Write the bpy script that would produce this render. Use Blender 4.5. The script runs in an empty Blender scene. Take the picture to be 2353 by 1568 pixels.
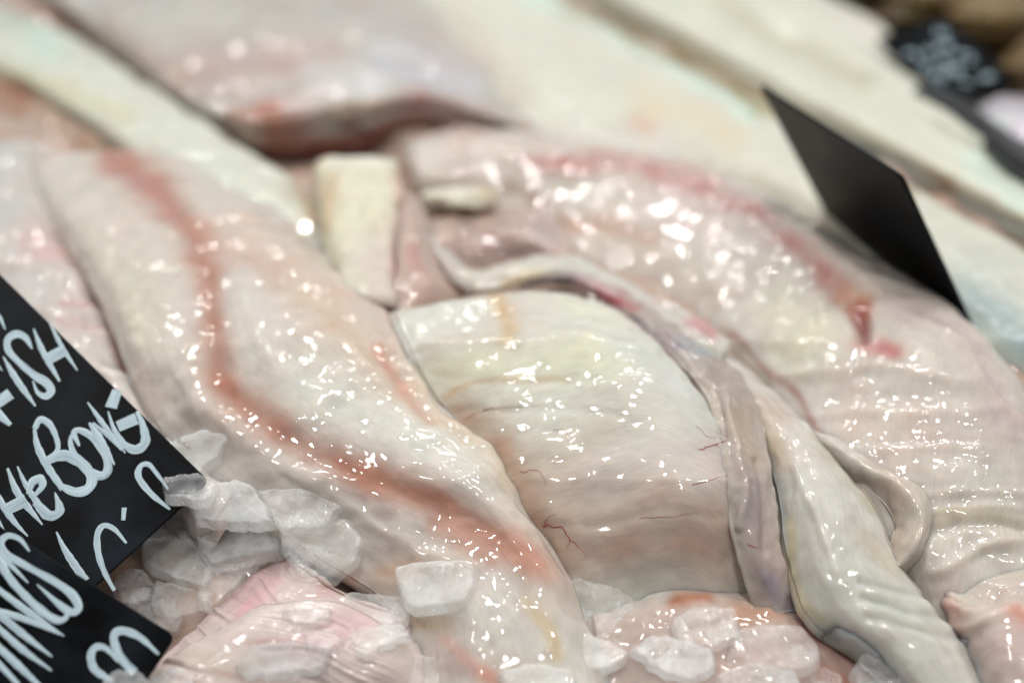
import bpy, math, random
import numpy as np
from mathutils import Vector, Matrix
from mathutils.bvhtree import BVHTree
random.seed(7); RNG = np.random.default_rng(11)
scene = bpy.context.scene
C = scene.collection
CM = 0.01
# ------------------------------------------------------------------ camera
W, H = 2352.0, 1568.0                      # measuring frame for the photograph
LENS, SENSOR = 50.0, 36.0
FPX = LENS / SENSOR * W
PITCH = math.radians(38)
DIST = 0.40
TGT = np.array([0.0, 0.0, 0.02])
FWD = np.array([0, math.cos(PITCH), -math.sin(PITCH)])
UPV = np.array([0, math.sin(PITCH), math.cos(PITCH)])
RGT = np.array([1.0, 0, 0])
EYE = TGT - FWD * DIST
cam_d = bpy.data.cameras.new('camera'); cam = bpy.data.objects.new('camera', cam_d); C.objects.link(cam)
cam_d.lens = LENS; cam_d.sensor_width = SENSOR; cam_d.clip_start = 0.01; cam_d.clip_end = 50
cam.location = EYE; cam.rotation_euler = (math.pi / 2 - PITCH, 0, 0)
cam_d.dof.use_dof = True; cam_d.dof.focus_distance = 0.347; cam_d.dof.aperture_fstop = 4.4
scene.camera = cam
# ------------------------------------------------------------------ light: a shop interior with ceiling lamps
world = bpy.data.worlds.new('World'); scene.world = world; world.use_nodes = True
bg = world.node_tree.nodes['Background']; bg.inputs[0].default_value = (0.93, 0.97, 1.0, 1); bg.inputs[1].default_value = 0.3
def lamp(loc, size, power, col=(1, 0.985, 0.96), aim=(0, 0.05, 0)):
    l = bpy.data.lights.new('ceiling_lamp', 'AREA'); l.shape = 'RECTANGLE'; l.size, l.size_y = size; l.energy = power; l.color = col
    o = bpy.data.objects.new('ceiling_lamp', l); C.objects.link(o); o.location = loc
    o.rotation_euler = (Vector(aim) - Vector(loc)).to_track_quat('-Z', 'Y').to_euler()
for lx, ly in ((-0.7, 1.4), (0.35, 1.25), (-0.15, 0.55), (0.8, 0.4), (-0.75, -0.1), (0.25, -0.4)):   # small ceiling spots over the counter
    lamp((lx, ly, 1.6), (0.15, 0.12), 6.6 if ly > 0 else 6.0)
for lx, ly in ((-1.1, 2.4), (0.4, 2.5), (-0.4, 3.5), (1.2, 3.3)):                                        # lamps further down the shop
    lamp((lx, ly, 1.75), (0.3, 0.2), 3.8)
scene.view_settings.view_transform = 'Standard'; scene.view_settings.look = 'None'
scene.view_settings.exposure = 0.06; scene.view_settings.gamma = 1.0
scene.render.engine = 'CYCLES'; scene.cycles.use_denoising = True
scene.cycles.max_bounces = 7; scene.cycles.diffuse_bounces = 3; scene.cycles.glossy_bounces = 3; scene.cycles.transmission_bounces = 6; scene.cycles.transparent_max_bounces = 16
scene.cycles.caustics_reflective = False; scene.cycles.caustics_refractive = False

# ------------------------------------------------------------------ measuring helpers
_by = np.array([-900, -400, 0, 250, 500, 784, 1100, 1400, 1700, 2300.])
_bz = np.array([-8.5, -6.5, -4.0, -2.2, -0.9, 0, -0.15, -0.9, -1.9, -3.5])
def heap(py):                               # the heap of fish is a mound: level of its bed, cm
    return np.interp(py, _by, _bz)
def ray(px, py):
    px = np.asarray(px, float); py = np.asarray(py, float)
    d = FWD + ((px - W / 2) / FPX)[..., None] * RGT - ((py - H / 2) / FPX)[..., None] * UPV
    return d
def P(px, py, z):                           # a spot of the photograph at height z cm above the heap's bed -> metres
    d = ray(px, py); zz = (np.asarray(z, float) + heap(np.asarray(py, float))) * CM
    t = (zz - EYE[2]) / d[..., 2]
    return EYE + d * t[..., None]
def proj(p):                                # metres -> photograph spot
    q = p - EYE; dz = q @ FWD
    return np.stack([W / 2 + FPX * (q @ RGT) / dz, H / 2 - FPX * (q @ UPV) / dz], -1)
def plane_pt(px, py, p0, n):
    d = ray(px, py); t = ((p0 - EYE) @ n) / (d @ n)
    return EYE + d * t[..., None]

_perm = RNG.random((64, 64, 64))
def vnoise(p, scale, seed=0):               # smooth lattice noise, -1..1
    q = p * scale + seed * 17.31
    i = np.floor(q).astype(int); f = q - i; f = f * f * f * (f * (f * 6 - 15) + 10)
    r = 0
    for a in (0, 1):
        for b in (0, 1):
            for c in (0, 1):
                w = (f[..., 0] if a else 1 - f[..., 0]) * (f[..., 1] if b else 1 - f[..., 1]) * (f[..., 2] if c else 1 - f[..., 2])
                r = r + w * _perm[(i[..., 0] + a) % 64, (i[..., 1] + b) % 64, (i[..., 2] + c) % 64]
    return r * 2 - 1
def crom(pts, n):                           # Catmull-Rom through points, n samples along chord length
    p = np.asarray(pts, float)
    if len(p) == 2: 
        t = np.linspace(0, 1, n)[:, None]; return p[0] * (1 - t) + p[1] * t
    L = np.r_[0, np.cumsum(np.linalg.norm(np.diff(p[:, :2], axis=0), axis=1) + 1e-6)]
    s = np.linspace(0, L[-1], n); k = np.clip(np.searchsorted(L, s, 'right') - 1, 0, len(p) - 2)
    u = ((s - L[k]) / (L[k + 1] - L[k]))[:, None]
    m = np.zeros_like(p)
    m[1:-1] = (p[2:] - p[:-2]) / (L[2:] - L[:-2])[:, None]
    m[0] = (p[1] - p[0]) / (L[1] - L[0]); m[-1] = (p[-1] - p[-2]) / (L[-1] - L[-2])
    h = (L[k + 1] - L[k])[:, None]
    return ((2 * u**3 - 3 * u**2 + 1) * p[k] + (u**3 - 2 * u**2 + u) * h * m[k] + (-2 * u**3 + 3 * u**2) * p[k + 1] + (u**3 - u**2) * h * m[k + 1])
def crom_axis(A, n):                        # A: (rails, N, 3) -> (n, N, 3)
    R = A.shape[0]
    s = np.linspace(0, R - 1, n); k = np.clip(np.floor(s).astype(int), 0, R - 2); u = (s - k)[:, None, None]
    m = np.zeros_like(A); m[1:-1] = (A[2:] - A[:-2]) / 2; m[0] = A[1] - A[0]; m[-1] = A[-1] - A[-2]
    return ((2 * u**3 - 3 * u**2 + 1) * A[k] + (u**3 - 2 * u**2 + u) * m[k] + (-2 * u**3 + 3 * u**2) * A[k + 1] + (u**3 - u**2) * m[k + 1])
def polydist(q, poly):
    poly = np.asarray(poly, float)[:, :2]
    if len(poly) > 2: poly = crom(np.c_[poly, np.zeros(len(poly))], len(poly) * 5)[:, :2]
    best = np.full(q.shape[:-1], 1e9)
    if len(poly) == 1: return np.linalg.norm(q - poly[0], axis=-1)
    for a, b in zip(poly[:-1], poly[1:]):
        ab = b - a; t = np.clip(((q - a) @ ab) / (ab @ ab + 1e-9), 0, 1)
        best = np.minimum(best, np.linalg.norm(q - a - t[..., None] * ab, axis=-1))
    return best
def lin(c, gain=1.0):
    c = np.asarray(c, float) / 255
    return np.where(c <= 0.04045, c / 12.92, ((c + 0.055) / 1.055) ** 2.4) * gain

# ------------------------------------------------------------------ materials
def nodes(name):
    m = bpy.data.materials.new(name); m.use_nodes = True
    nt = m.node_tree; return m, nt, nt.nodes['Principled BSDF']
def N(nt, typ, **kw):
    n = nt.nodes.new(typ)
    for k, v in kw.items(): setattr(n, k, v)
    return n
def fish_material(name, fx=1.0, fy=1.0, glint=1.0, sss=0.8, rough=0.45, ripple=1.0, coat=1.0, film=0.03):
    m, nt, b = nodes(name); L = nt.links.new
    at = N(nt, 'ShaderNodeAttribute', attribute_name='Col')
    uv = N(nt, 'ShaderNodeUVMap', uv_map='grain')           # centimetres along and across the flesh
    mp = N(nt, 'ShaderNodeMapping'); mp.inputs['Scale'].default_value = (fx, fy, 1); L(uv.outputs[0], mp.inputs[0])
    geo = N(nt, 'ShaderNodeNewGeometry')
    cmx = N(nt, 'ShaderNodeVectorMath', operation='SCALE'); cmx.inputs['Scale'].default_value = 100; L(geo.outputs['Position'], cmx.inputs[0])
    # colour: fibres and faint mottling
    n1 = N(nt, 'ShaderNodeTexNoise'); n1.inputs['Scale'].default_value = 3.2; n1.inputs['Detail'].default_value = 5; n1.inputs['Roughness'].default_value = 0.62; L(mp.outputs[0], n1.inputs['Vector'])
    n2 = N(nt, 'ShaderNodeTexNoise'); n2.inputs['Scale'].default_value = 1.7; n2.inputs['Detail'].default_value = 6; L(cmx.outputs[0], n2.inputs['Vector'])
    mr = N(nt, 'ShaderNodeMapRange'); mr.inputs[1].default_value = 0.25; mr.inputs[2].default_value = 0.75; mr.inputs[3].default_value = 0.89; mr.inputs[4].default_value = 1.07; L(n1.outputs['Fac'], mr.inputs[0])
    mr2 = N(nt, 'ShaderNodeMapRange'); mr2.inputs[1].default_value = 0.3; mr2.inputs[2].default_value = 0.7; mr2.inputs[3].default_value = 0.94; mr2.inputs[4].default_value = 1.05; L(n2.outputs['Fac'], mr2.inputs[0])
    mm = N(nt, 'ShaderNodeMath', operation='MULTIPLY'); L(mr.outputs[0], mm.inputs[0]); L(mr2.outputs[0], mm.inputs[1])
    sc = N(nt, 'ShaderNodeVectorMath', operation='SCALE'); L(at.outputs['Color'], sc.inputs[0]); L(mm.outputs[0], sc.inputs['Scale'])
    L(sc.outputs[0], b.inputs['Base Color'])
    b.inputs['Roughness'].default_value = rough; b.inputs['IOR'].default_value = 1.38; b.inputs['Specular IOR Level'].default_value = 0.15
    b.inputs['Subsurface Weight'].default_value = sss; b.inputs['Subsurface Radius'].default_value = (1.0, 0.72, 0.55); b.inputs['Subsurface Scale'].default_value = 0.006
    # flesh relief
    n3 = N(nt, 'ShaderNodeTexNoise'); n3.inputs['Scale'].default_value = 6; n3.inputs['Detail'].default_value = 4; L(mp.outputs[0], n3.inputs['Vector'])
    bp = N(nt, 'ShaderNodeBump'); bp.inputs['Strength'].default_value = 0.2; bp.inputs['Distance'].default_value = 0.0004; L(n3.outputs['Fac'], bp.inputs['Height']); L(bp.outputs[0], b.inputs['Normal'])
    # wet film: glints break up in short streaks, patches of film ripple more than others
    n4 = N(nt, 'ShaderNodeTexNoise'); n4.inputs['Scale'].default_value = ripple * .8; n4.inputs['Detail'].default_value = 1.1; n4.inputs['Roughness'].default_value = 0.45; n4.inputs['Distortion'].default_value = 0.7; L(mp.outputs[0], n4.inputs['Vector'])
    n5 = N(nt, 'ShaderNodeTexNoise'); n5.inputs['Scale'].default_value = 0.55; n5.inputs['Detail'].default_value = 2; L(cmx.outputs[0], n5.inputs['Vector'])
    mr3 = N(nt, 'ShaderNodeMapRange'); mr3.inputs[1].default_value = 0.35; mr3.inputs[2].default_value = 0.7; mr3.inputs[3].default_value = 0.06; mr3.inputs[4].default_value = 1.3; L(n5.outputs['Fac'], mr3.inputs[0])
    ms = N(nt, 'ShaderNodeMath', operation='MULTIPLY'); ms.inputs[1].default_value = glint * 0.23; L(mr3.outputs[0], ms.inputs[0])
    bc = N(nt, 'ShaderNodeBump'); bc.inputs['Distance'].default_value = 0.0017 / ripple; L(ms.outputs[0], bc.inputs['Strength']); L(n4.outputs['Fac'], bc.inputs['Height'])
    b.inputs['Coat Weight'].default_value = coat; b.inputs['Coat Roughness'].default_value = film; b.inputs['Coat IOR'].default_value = 1.38
    L(bc.outputs[0], b.inputs['Coat Normal'])
    return m
MAT_LONG = fish_material('wet_flesh_grain_along', 0.7, 2.6, glint=0.85)
MAT_CROSS = fish_material('wet_flesh_grain_across', 3.3, 0.55, glint=0.9)
MAT_SMOOTH = fish_material('wet_cream_flesh', 0.7, 1.6, glint=0.8, coat=0.35, film=0.16)
MAT_MEMBRANE = fish_material('wet_membrane', 1.4, 1.8, sss=0.2, rough=0.3, glint=0.8)
MAT_FAR = fish_material('wet_flesh_far_side', 0.9, 1.3, glint=1.2, ripple=0.6)
MAT_RIB = fish_material('ribbed_wing_flesh', 0.5, 4.0, glint=0.6, sss=0.3, rough=0.42, film=0.12, coat=0.7)

def ice_material(name, tint, clear, rough, bumpd, glass=0.25):
    m, nt, b = nodes(name); L = nt.links.new
    geo = N(nt, 'ShaderNodeTexCoord')
    sc = N(nt, 'ShaderNodeVectorMath', operation='SCALE'); sc.inputs['Scale'].default_value = 100; L(geo.outputs['Object'], sc.inputs[0])
    n1 = N(nt, 'ShaderNodeTexNoise'); n1.inputs['Scale'].default_value = 1.6; n1.inputs['Detail'].default_value = 8; n1.inputs['Roughness'].default_value = 0.68; L(sc.outputs[0], n1.inputs['Vector'])
    cr = N(nt, 'ShaderNodeMapRange'); cr.inputs[1].default_value = 0.3; cr.inputs[2].default_value = 0.72; cr.inputs[3].default_value = min(.97, clear + 0.14); cr.inputs[4].default_value = max(0, clear - 0.22); L(n1.outputs['Fac'], cr.inputs[0])
    n2 = N(nt, 'ShaderNodeTexNoise'); n2.inputs['Scale'].default_value = 3.2; n2.inputs['Detail'].default_value = 6; n2.inputs['Roughness'].default_value = 0.62; L(sc.outputs[0], n2.inputs['Vector'])
    bp = N(nt, 'ShaderNodeBump'); bp.inputs['Strength'].default_value = 0.8; bp.inputs['Distance'].default_value = bumpd; L(n2.outputs['Fac'], bp.inputs['Height'])
    nt.nodes.remove(b)
    tr = N(nt, 'ShaderNodeBsdfTransparent'); tr.inputs[0].default_value = (1, 1, 1, 1)
    gl = N(nt, 'ShaderNodeBsdfGlass'); gl.inputs['IOR'].default_value = 1.15; gl.inputs['Roughness'].default_value = 0.04; L(bp.outputs[0], gl.inputs['Normal'])
    mg = N(nt, 'ShaderNodeMixShader'); mg.inputs[0].default_value = glass; L(tr.outputs[0], mg.inputs[1]); L(gl.outputs[0], mg.inputs[2])
    df = N(nt, 'ShaderNodeBsdfDiffuse'); df.inputs[0].default_value = (*tint, 1); L(bp.outputs[0], df.inputs['Normal'])
    tl = N(nt, 'ShaderNodeBsdfTranslucent'); tl.inputs[0].default_value = (*tint, 1); L(bp.outputs[0], tl.inputs['Normal'])
    md = N(nt, 'ShaderNodeMixShader'); md.inputs[0].default_value = 0.35; L(df.outputs[0], md.inputs[1]); L(tl.outputs[0], md.inputs[2])
    mx = N(nt, 'ShaderNodeMixShader'); L(cr.outputs[0], mx.inputs[0]); L(md.outputs[0], mx.inputs[1]); L(mg.outputs[0], mx.inputs[2])
    lw = N(nt, 'ShaderNodeLayerWeight'); lw.inputs[0].default_value = 0.5; L(bp.outputs[0], lw.inputs['Normal'])
    pw = N(nt, 'ShaderNodeMath', operation='POWER'); pw.inputs[1].default_value = 5; L(lw.outputs['Facing'], pw.inputs[0])
    fr = N(nt, 'ShaderNodeMath', operation='MULTIPLY_ADD'); fr.inputs[1].default_value = 0.35; fr.inputs[2].default_value = 0.022; L(pw.outputs[0], fr.inputs[0])
    gs = N(nt, 'ShaderNodeBsdfGlossy'); gs.inputs['Roughness'].default_value = 0.12; L(bp.outputs[0], gs.inputs['Normal'])
    mw = N(nt, 'ShaderNodeMixShader'); L(fr.outputs[0], mw.inputs[0]); L(mx.outputs[0], mw.inputs[1]); L(gs.outputs[0], mw.inputs[2])
    L(mw.outputs[0], nt.nodes['Material Output'].inputs['Surface'])
    return m
ICE_WHITE = ice_material('frosted_ice', (0.97, 0.985, 0.98), 0.70, 0.3, 0.0003, 0.0)
ICE_CLEAR = ice_material('clear_ice', (0.94, 0.97, 0.98), 0.82, 0.2, 0.0009, 0.1)
ICE_MILK = ice_material('milky_ice', (0.95, 0.95, 0.94), 0.82, 0.3, 0.0003, 0.0)

def card_material():
    m, nt, b = nodes('black_plastic_card'); L = nt.links.new
    tc = N(nt, 'ShaderNodeTexCoord')
    n1 = N(nt, 'ShaderNodeTexNoise'); n1.inputs['Scale'].default_value = 60; n1.inputs['Detail'].default_value = 5; L(tc.outputs['Object'], n1.inputs['Vector'])
    cr = N(nt, 'ShaderNodeValToRGB'); cr.color_ramp.elements[0].position = 0.4; cr.color_ramp.elements[0].color = (0.0012, 0.0014, 0.0018, 1)
    cr.color_ramp.elements[1].position = 0.8; cr.color_ramp.elements[1].color = (0.014, 0.018, 0.024, 1); L(n1.outputs['Fac'], cr.inputs[0]); L(cr.outputs[0], b.inputs['Base Color'])
    mr = N(nt, 'ShaderNodeMapRange'); mr.inputs[3].default_value = 0.3; mr.inputs[4].default_value = 0.5; L(n1.outputs['Fac'], mr.inputs[0]); L(mr.outputs[0], b.inputs['Roughness'])
    b.inputs['Specular IOR Level'].default_value = 0.06
    return m
MAT_CARD = card_material()
def chalk_material():
    m, nt, b = nodes('chalk_pen'); L = nt.links.new
    uv = N(nt, 'ShaderNodeUVMap', uv_map='stroke')
    mp = N(nt, 'ShaderNodeMapping'); mp.inputs['Scale'].default_value = (0.35, 5.0, 1); L(uv.outputs[0], mp.inputs[0])
    n1 = N(nt, 'ShaderNodeTexNoise'); n1.inputs['Scale'].default_value = 2.0; n1.inputs['Detail'].default_value = 3; L(mp.outputs[0], n1.inputs['Vector'])
    cr = N(nt, 'ShaderNodeValToRGB'); cr.color_ramp.elements[0].position = 0.36; cr.color_ramp.elements[0].color = (0.13, 0.19, 0.23, 1)
    cr.color_ramp.elements[1].position = 0.56; cr.color_ramp.elements[1].color = (0.55, 0.68, 0.73, 1); L(n1.outputs['Fac'], cr.inputs[0]); L(cr.outputs[0], b.inputs['Base Color'])
    b.inputs['Roughness'].default_value = 0.6
    return m
MAT_CHALK = chalk_material()
def plain(name, col, rough=0.5, var=0.25, scale=80):
    m, nt, b = nodes(name); L = nt.links.new
    tc = N(nt, 'ShaderNodeTexCoord'); n1 = N(nt, 'ShaderNodeTexNoise'); n1.inputs['Scale'].default_value = scale; n1.inputs['Detail'].default_value = 6; L(tc.outputs['Object'], n1.inputs['Vector'])
    cr = N(nt, 'ShaderNodeValToRGB'); cr.color_ramp.elements[0].position = 0.3; cr.color_ramp.elements[1].position = 0.7
    cr.color_ramp.elements[0].color = (*[c * (1 - var) for c in col], 1); cr.color_ramp.elements[1].color = (*[min(1, c * (1 + var)) for c in col], 1)
    L(n1.outputs['Fac'], cr.inputs[0]); L(cr.outputs[0], b.inputs['Base Color']); b.inputs['Roughness'].default_value = rough
    bp = N(nt, 'ShaderNodeBump'); bp.inputs['Strength'].default_value = 0.4; bp.inputs['Distance'].default_value = 0.001; L(n1.outputs['Fac'], bp.inputs['Height']); L(bp.outputs[0], b.inputs['Normal'])
    return m

# ------------------------------------------------------------------ object helpers
def tag(o, label=None, cat=None, group=None, kind=None):
    for k, v in (('label', label), ('category', cat), ('group', group), ('kind', kind)):
        if v: o[k] = v
    return o
def link(name, me, mat, parent=None):
    o = bpy.data.objects.new(name, me); C.objects.link(o)
    if mat: me.materials.append(mat)
    if parent: o.parent = parent; o.matrix_parent_inverse = parent.matrix_world.inverted()
    return o
def mesh_from(name, V, F, smooth=True, centre=True):
    V = np.asarray(V, float)
    c = np.array([V[:, 0].mean(), V[:, 1].mean(), V[:, 2].min()]) if centre else np.zeros(3)
    me = bpy.data.meshes.new(name)
    F = np.asarray(F)
    me.from_pydata((V - c).tolist(), [], F.tolist())
    me.update()
    if smooth: me.polygons.foreach_set('use_smooth', np.ones(len(me.polygons), bool))
    return me, c
BV = {}
ALLV, ALLF = [], []; _off = [0]
def register(key, V, F):
    BV[key] = BVHTree.FromPolygons([tuple(v) for v in V], [tuple(f) for f in F])
    ALLV.append(V); ALLF.append(np.asarray(F) + _off[0]); _off[0] += len(V)
def grid_faces(M, Nn, off=0, flip=False):
    i, j = np.meshgrid(np.arange(M - 1), np.arange(Nn - 1), indexing='ij')
    a = i * Nn + j
    f = np.stack([a, a + 1, a + Nn + 1, a + Nn], -1).reshape(-1, 4) + off
    return f[:, ::-1] if flip else f

def loft(name, rails, base, base2=None, strokes=(), dents=(), mat=None, M=72, NN=170, lip=0.22, noise=(0.10, 0.045), label=None, cat='fish fillet', group='raw fish pieces on the counter',
         parent=None, gain=0.96, ribs=None, key=None, seed=0, mottle=0.5, warp=16, fib=None, flush=.34):
    if fib is None: fib = (1.6, .35, .012) if mat == MAT_CROSS else (.35, 1.6, .012)
    A = np.stack([crom(r, NN) for r in rails])            # rails, N, (px,py,z)
    S = crom_axis(A, M)
    V = P(S[..., 0], S[..., 1], S[..., 2])                # M, N, 3
    def normals(V):
        du = np.gradient(V, axis=0); dv = np.gradient(V, axis=1); n = np.cross(du, dv)
        n /= np.linalg.norm(n, axis=-1, keepdims=True) + 1e-12
        return n
    n = normals(V)
    flip = np.mean(n[..., 2]) < 0
    if flip: n = -n
    px0 = S[..., :2]
    nz = vnoise(V * 100, 0.55, seed) * noise[0] + vnoise(V * 100, 1.6, seed + 3) * noise[1] + vnoise(V * 100, 4.0, seed + 5) * noise[1] * 0.35
    al = np.cumsum(np.r_[np.zeros((1, M)), np.linalg.norm(np.diff(V, axis=1), axis=-1).T], 0).T * 100
    ac = np.cumsum(np.concatenate([np.zeros((1, NN)), np.linalg.norm(np.diff(V, axis=0), axis=-1)], 0), 0) * 100
    gq = np.stack([al * fib[0], ac * fib[1], np.full_like(al, seed * 3.7)], -1)
    nz = nz + fib[2] * (vnoise(gq, 1.0, seed) + .5 * vnoise(gq, 2.3, seed + 1))
    if ribs:                                              # parallel muscle ribs: (spacing cm, depth cm, 'along'|'across')
        sp, dp, ax = ribs; q = (ac if ax == 'along' else al) + 0.35 * vnoise(V * 100, 0.8, seed + 9)
        nz = nz + dp * (vnoise(np.stack([q / sp, ac * .35, al * 0 + seed], -1), 1.0, 4) + .6 * vnoise(np.stack([q / sp * 2.3, ac * .5, al * 0 + seed], -1), 1.0, 5)) * np.clip(.7 + 1.2 * vnoise(V * 100, .7, seed + 2), .1, 1.4)
    wq = px0 + warp * np.stack([vnoise(V * 100, .6, seed + 21) + .4 * vnoise(V * 100, 1.5, seed + 23), vnoise(V * 100, .6, seed + 22) + .4 * vnoise(V * 100, 1.5, seed + 24)], -1)
    for poly, w, dpt in dents:
        nz = nz + dpt * np.exp(-(polydist(wq, poly) / w) ** 2)
    V = V + n * (nz * CM)[..., None]
    # colour
    c1 = lin(base, gain); c2 = lin(base2 if base2 is not None else base, gain)
    f = np.clip(0.5 + mottle * (vnoise(V * 100, 0.45, seed + 31) + 0.6 * vnoise(V * 100, 1.3, seed + 32)), 0, 1)[..., None]
    col = c1 * (1 - f) + c2 * f
    kp = np.clip(vnoise(V * 100, .5, seed + 51) + .5 * vnoise(V * 100, 1.4, seed + 52) - .15, 0, 1)[..., None] * flush
    col = col * (1 - kp) + lin((182, 142, 130), gain) * kp
    for st in strokes:
        poly, w, cc, a = st[:4]
        k = np.exp(-(polydist(wq, poly) / w) ** 2) * a
        k = k * np.clip(.95 + 0.3 * vnoise(V * 100, 1.2, seed + 41) + .12 * vnoise(gq, 2.5, seed + 6), 0, 1.2)
        k = np.clip(k, 0, 1)[..., None]; col = col * (1 - k) + lin(cc, gain) * k
    gm = col.mean(-1, keepdims=True); col = np.clip(gm + (col - gm) * 1.06, .01, .95)
    # closed body: rounded rim and an underside
    nt = M * NN
    bi = [i * NN for i in range(M)] + [(M - 1) * NN + j for j in range(1, NN)] + [i * NN + NN - 1 for i in range(M - 2, -1, -1)] + [j for j in range(NN - 2, 0, -1)]
    bi = np.array(bi); Vf = V.reshape(-1, 3); B = Vf[bi]
    tg = np.roll(B, -1, 0) - np.roll(B, 1, 0); out = np.stack([tg[:, 1], -tg[:, 0], np.zeros(len(B))], -1)
    area = np.sum(B[:, 0] * np.roll(B[:, 1], -1) - np.roll(B[:, 0], -1) * B[:, 1])
    if area < 0: out = -out
    out /= np.linalg.norm(out, axis=1, keepdims=True) + 1e-12
    for _ in range(6): out = (np.roll(out, 1, 0) + np.roll(out, -1, 0) + out) / 3
    rings = []; r = lip * CM
    Vg = V; inner = np.concatenate([Vg[:, 2], Vg[M - 3, 1:], Vg[M - 2::-1, NN - 3], Vg[2, NN - 2:0:-1]])
    inner[0] = Vg[2, 2]; e = B - inner; e /= np.linalg.norm(e, axis=1, keepdims=True) + 1e-12
    for _ in range(4): e = (np.roll(e, 1, 0) + np.roll(e, -1, 0) + e) / 3
    e /= np.linalg.norm(e, axis=1, keepdims=True) + 1e-12
    for ph in (25, 50, 80, 115, 150):
        ph = math.radians(ph); rings.append(B + r * (e * math.sin(ph) + np.array([0, 0, -1.0]) * (1 - math.cos(ph))))
    bot = Vf - np.array([0, 0, 2.5 * r])
    nb = len(bi)
    allV = np.concatenate([Vf] + rings + [bot])
    F = [grid_faces(M, NN, 0, flip)]
    ids = [bi] + [nt + k * nb + np.arange(nb) for k in range(5)] + [nt + 5 * nb + bi]
    for a, b in zip(ids[:-1], ids[1:]):
        q = np.stack([a, b, np.roll(b, -1), np.roll(a, -1)], -1)
        F.append(q if (area > 0) else q[:, ::-1])
    F.append(grid_faces(M, NN, nt + 5 * nb, not flip))
    F = np.concatenate(F)
    colf = col.reshape(-1, 3); colA = np.concatenate([colf] + [colf[bi]] * 5 + [colf])
    uvf = np.stack([al, ac], -1).reshape(-1, 2); 
    uvA = np.concatenate([uvf] + [uvf[bi] + [0, 0.12 * (k + 1)] for k in range(5)] + [uvf])
    me, c = mesh_from(name, allV, F)
    ca = me.color_attributes.new('Col', 'FLOAT_COLOR', 'POINT'); ca.data.foreach_set('color', np.c_[colA, np.ones(len(colA))].astype(np.float32).ravel())
    ul = me.uv_layers.new(name='grain'); li = np.empty(len(me.loops), np.int32); me.loops.foreach_get('vertex_index', li)
    ul.data.foreach_set('uv', uvA[li].astype(np.float32).ravel())
    o = bpy.data.objects.new(name, me); C.objects.link(o); me.materials.append(mat or MAT_LONG); o.location = c
    if parent: o.parent = parent; bpy.context.view_layer.update(); o.matrix_parent_inverse = Matrix.Translation(-Vector(parent.location))
    if label: tag(o, label, cat, group)
    register(key or name, allV[:nt + 3 * nb], F[: (M - 1) * (NN - 1) + 3 * nb])
    return o
def z_rail(pts, z):                                       # points without heights take z (number or list)
    out = []
    for k, p in enumerate(pts):
        out.append((p[0], p[1], p[2] if len(p) > 2 else (z[k] if isinstance(z, (list, tuple)) else z)))
    return out
def tube_mesh(pts, rad, nseg=10, nlen=None):
    pts = np.asarray(pts, float); nlen = nlen or len(pts) * 6
    c = crom_3(pts, nlen); rr = np.interp(np.linspace(0, 1, nlen), np.linspace(0, 1, len(rad)), rad) if np.ndim(rad) else np.full(nlen, rad)
    t = np.gradient(c, axis=0); t /= np.linalg.norm(t, axis=1, keepdims=True) + 1e-12
    up = np.array([0, 0, 1.0]); s = np.cross(t, up); s /= np.linalg.norm(s, axis=1, keepdims=True) + 1e-9; u = np.cross(s, t)
    a = np.linspace(0, 2 * np.pi, nseg, endpoint=False)
    V = c[:, None] + rr[:, None, None] * (np.cos(a)[None, :, None] * s[:, None] + np.sin(a)[None, :, None] * u[:, None])
    F = []
    for i in range(nlen - 1):
        for j in range(nseg):
            F.append((i * nseg + j, i * nseg + (j + 1) % nseg, (i + 1) * nseg + (j + 1) % nseg, (i + 1) * nseg + j))
    return V.reshape(-1, 3), F, c
def crom_3(p, n):
    L = np.r_[0, np.cumsum(np.linalg.norm(np.diff(p, axis=0), axis=1) + 1e-9)]
    s = np.linspace(0, L[-1], n); k = np.clip(np.searchsorted(L, s, 'right') - 1, 0, len(p) - 2); u = ((s - L[k]) / (L[k + 1] - L[k]))[:, None]
    m = np.gradient(p, axis=0); m1 = m[k + 1]; m0 = m[k]
    return ((2 * u**3 - 3 * u**2 + 1) * p[k] + (u**3 - 2 * u**2 + u) * m0 + (-2 * u**3 + 3 * u**2) * p[k + 1] + (u**3 - u**2) * m1)
def hit(px, py, keys=None):
    d = Vector(ray(px, py)).normalized(); best = None
    for k, b in BV.items():
        if keys and k not in keys: continue
        loc, nrm, idx, dist = b.ray_cast(Vector(EYE), d)
        if loc is not None and (best is None or dist < best[2]): best = (np.array(loc), np.array(nrm), dist)
    return best

# ================================================================== SETTING: flesh-toned filler layer added under the heap so gaps stay lighter
gx, gy = np.meshgrid(np.linspace(-1500, 3900, 260), np.linspace(-900, 2300, 220), indexing='ij')
bz = np.interp(gy, [-900, 100, 300, 2300], [-.3, .1, .75, .75]) - 1.2 * np.clip((gx - 1900) / 300, 0, 1) * np.clip((350 - gy) / 200, 0, 1) - .5 * np.clip((500 - gx) / 200, 0, 1) * np.clip((gy - 900) / 300, 0, 1)
bz = bz - 1.6 * np.exp(-((gx - 740) / 190) ** 2 - ((gy - 345) / 38) ** 2)
bedV = P(gx, gy, bz); bedV[..., 2] += vnoise(bedV * 100, 0.7, 4) * 0.003 + vnoise(bedV * 100, 1.9, 5) * 0.0012
me, c = mesh_from('filler_bed', bedV.reshape(-1, 3), grid_faces(260, 220, 0, True), centre=False)
bq = bedV.reshape(-1, 3); k = np.clip(.5 + .6 * vnoise(bq * 100, .5, 7), 0, 1)[:, None]; colb = lin((176, 146, 130), 1.0) * k + lin((168, 152, 140), 1.0) * (1 - k)
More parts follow.
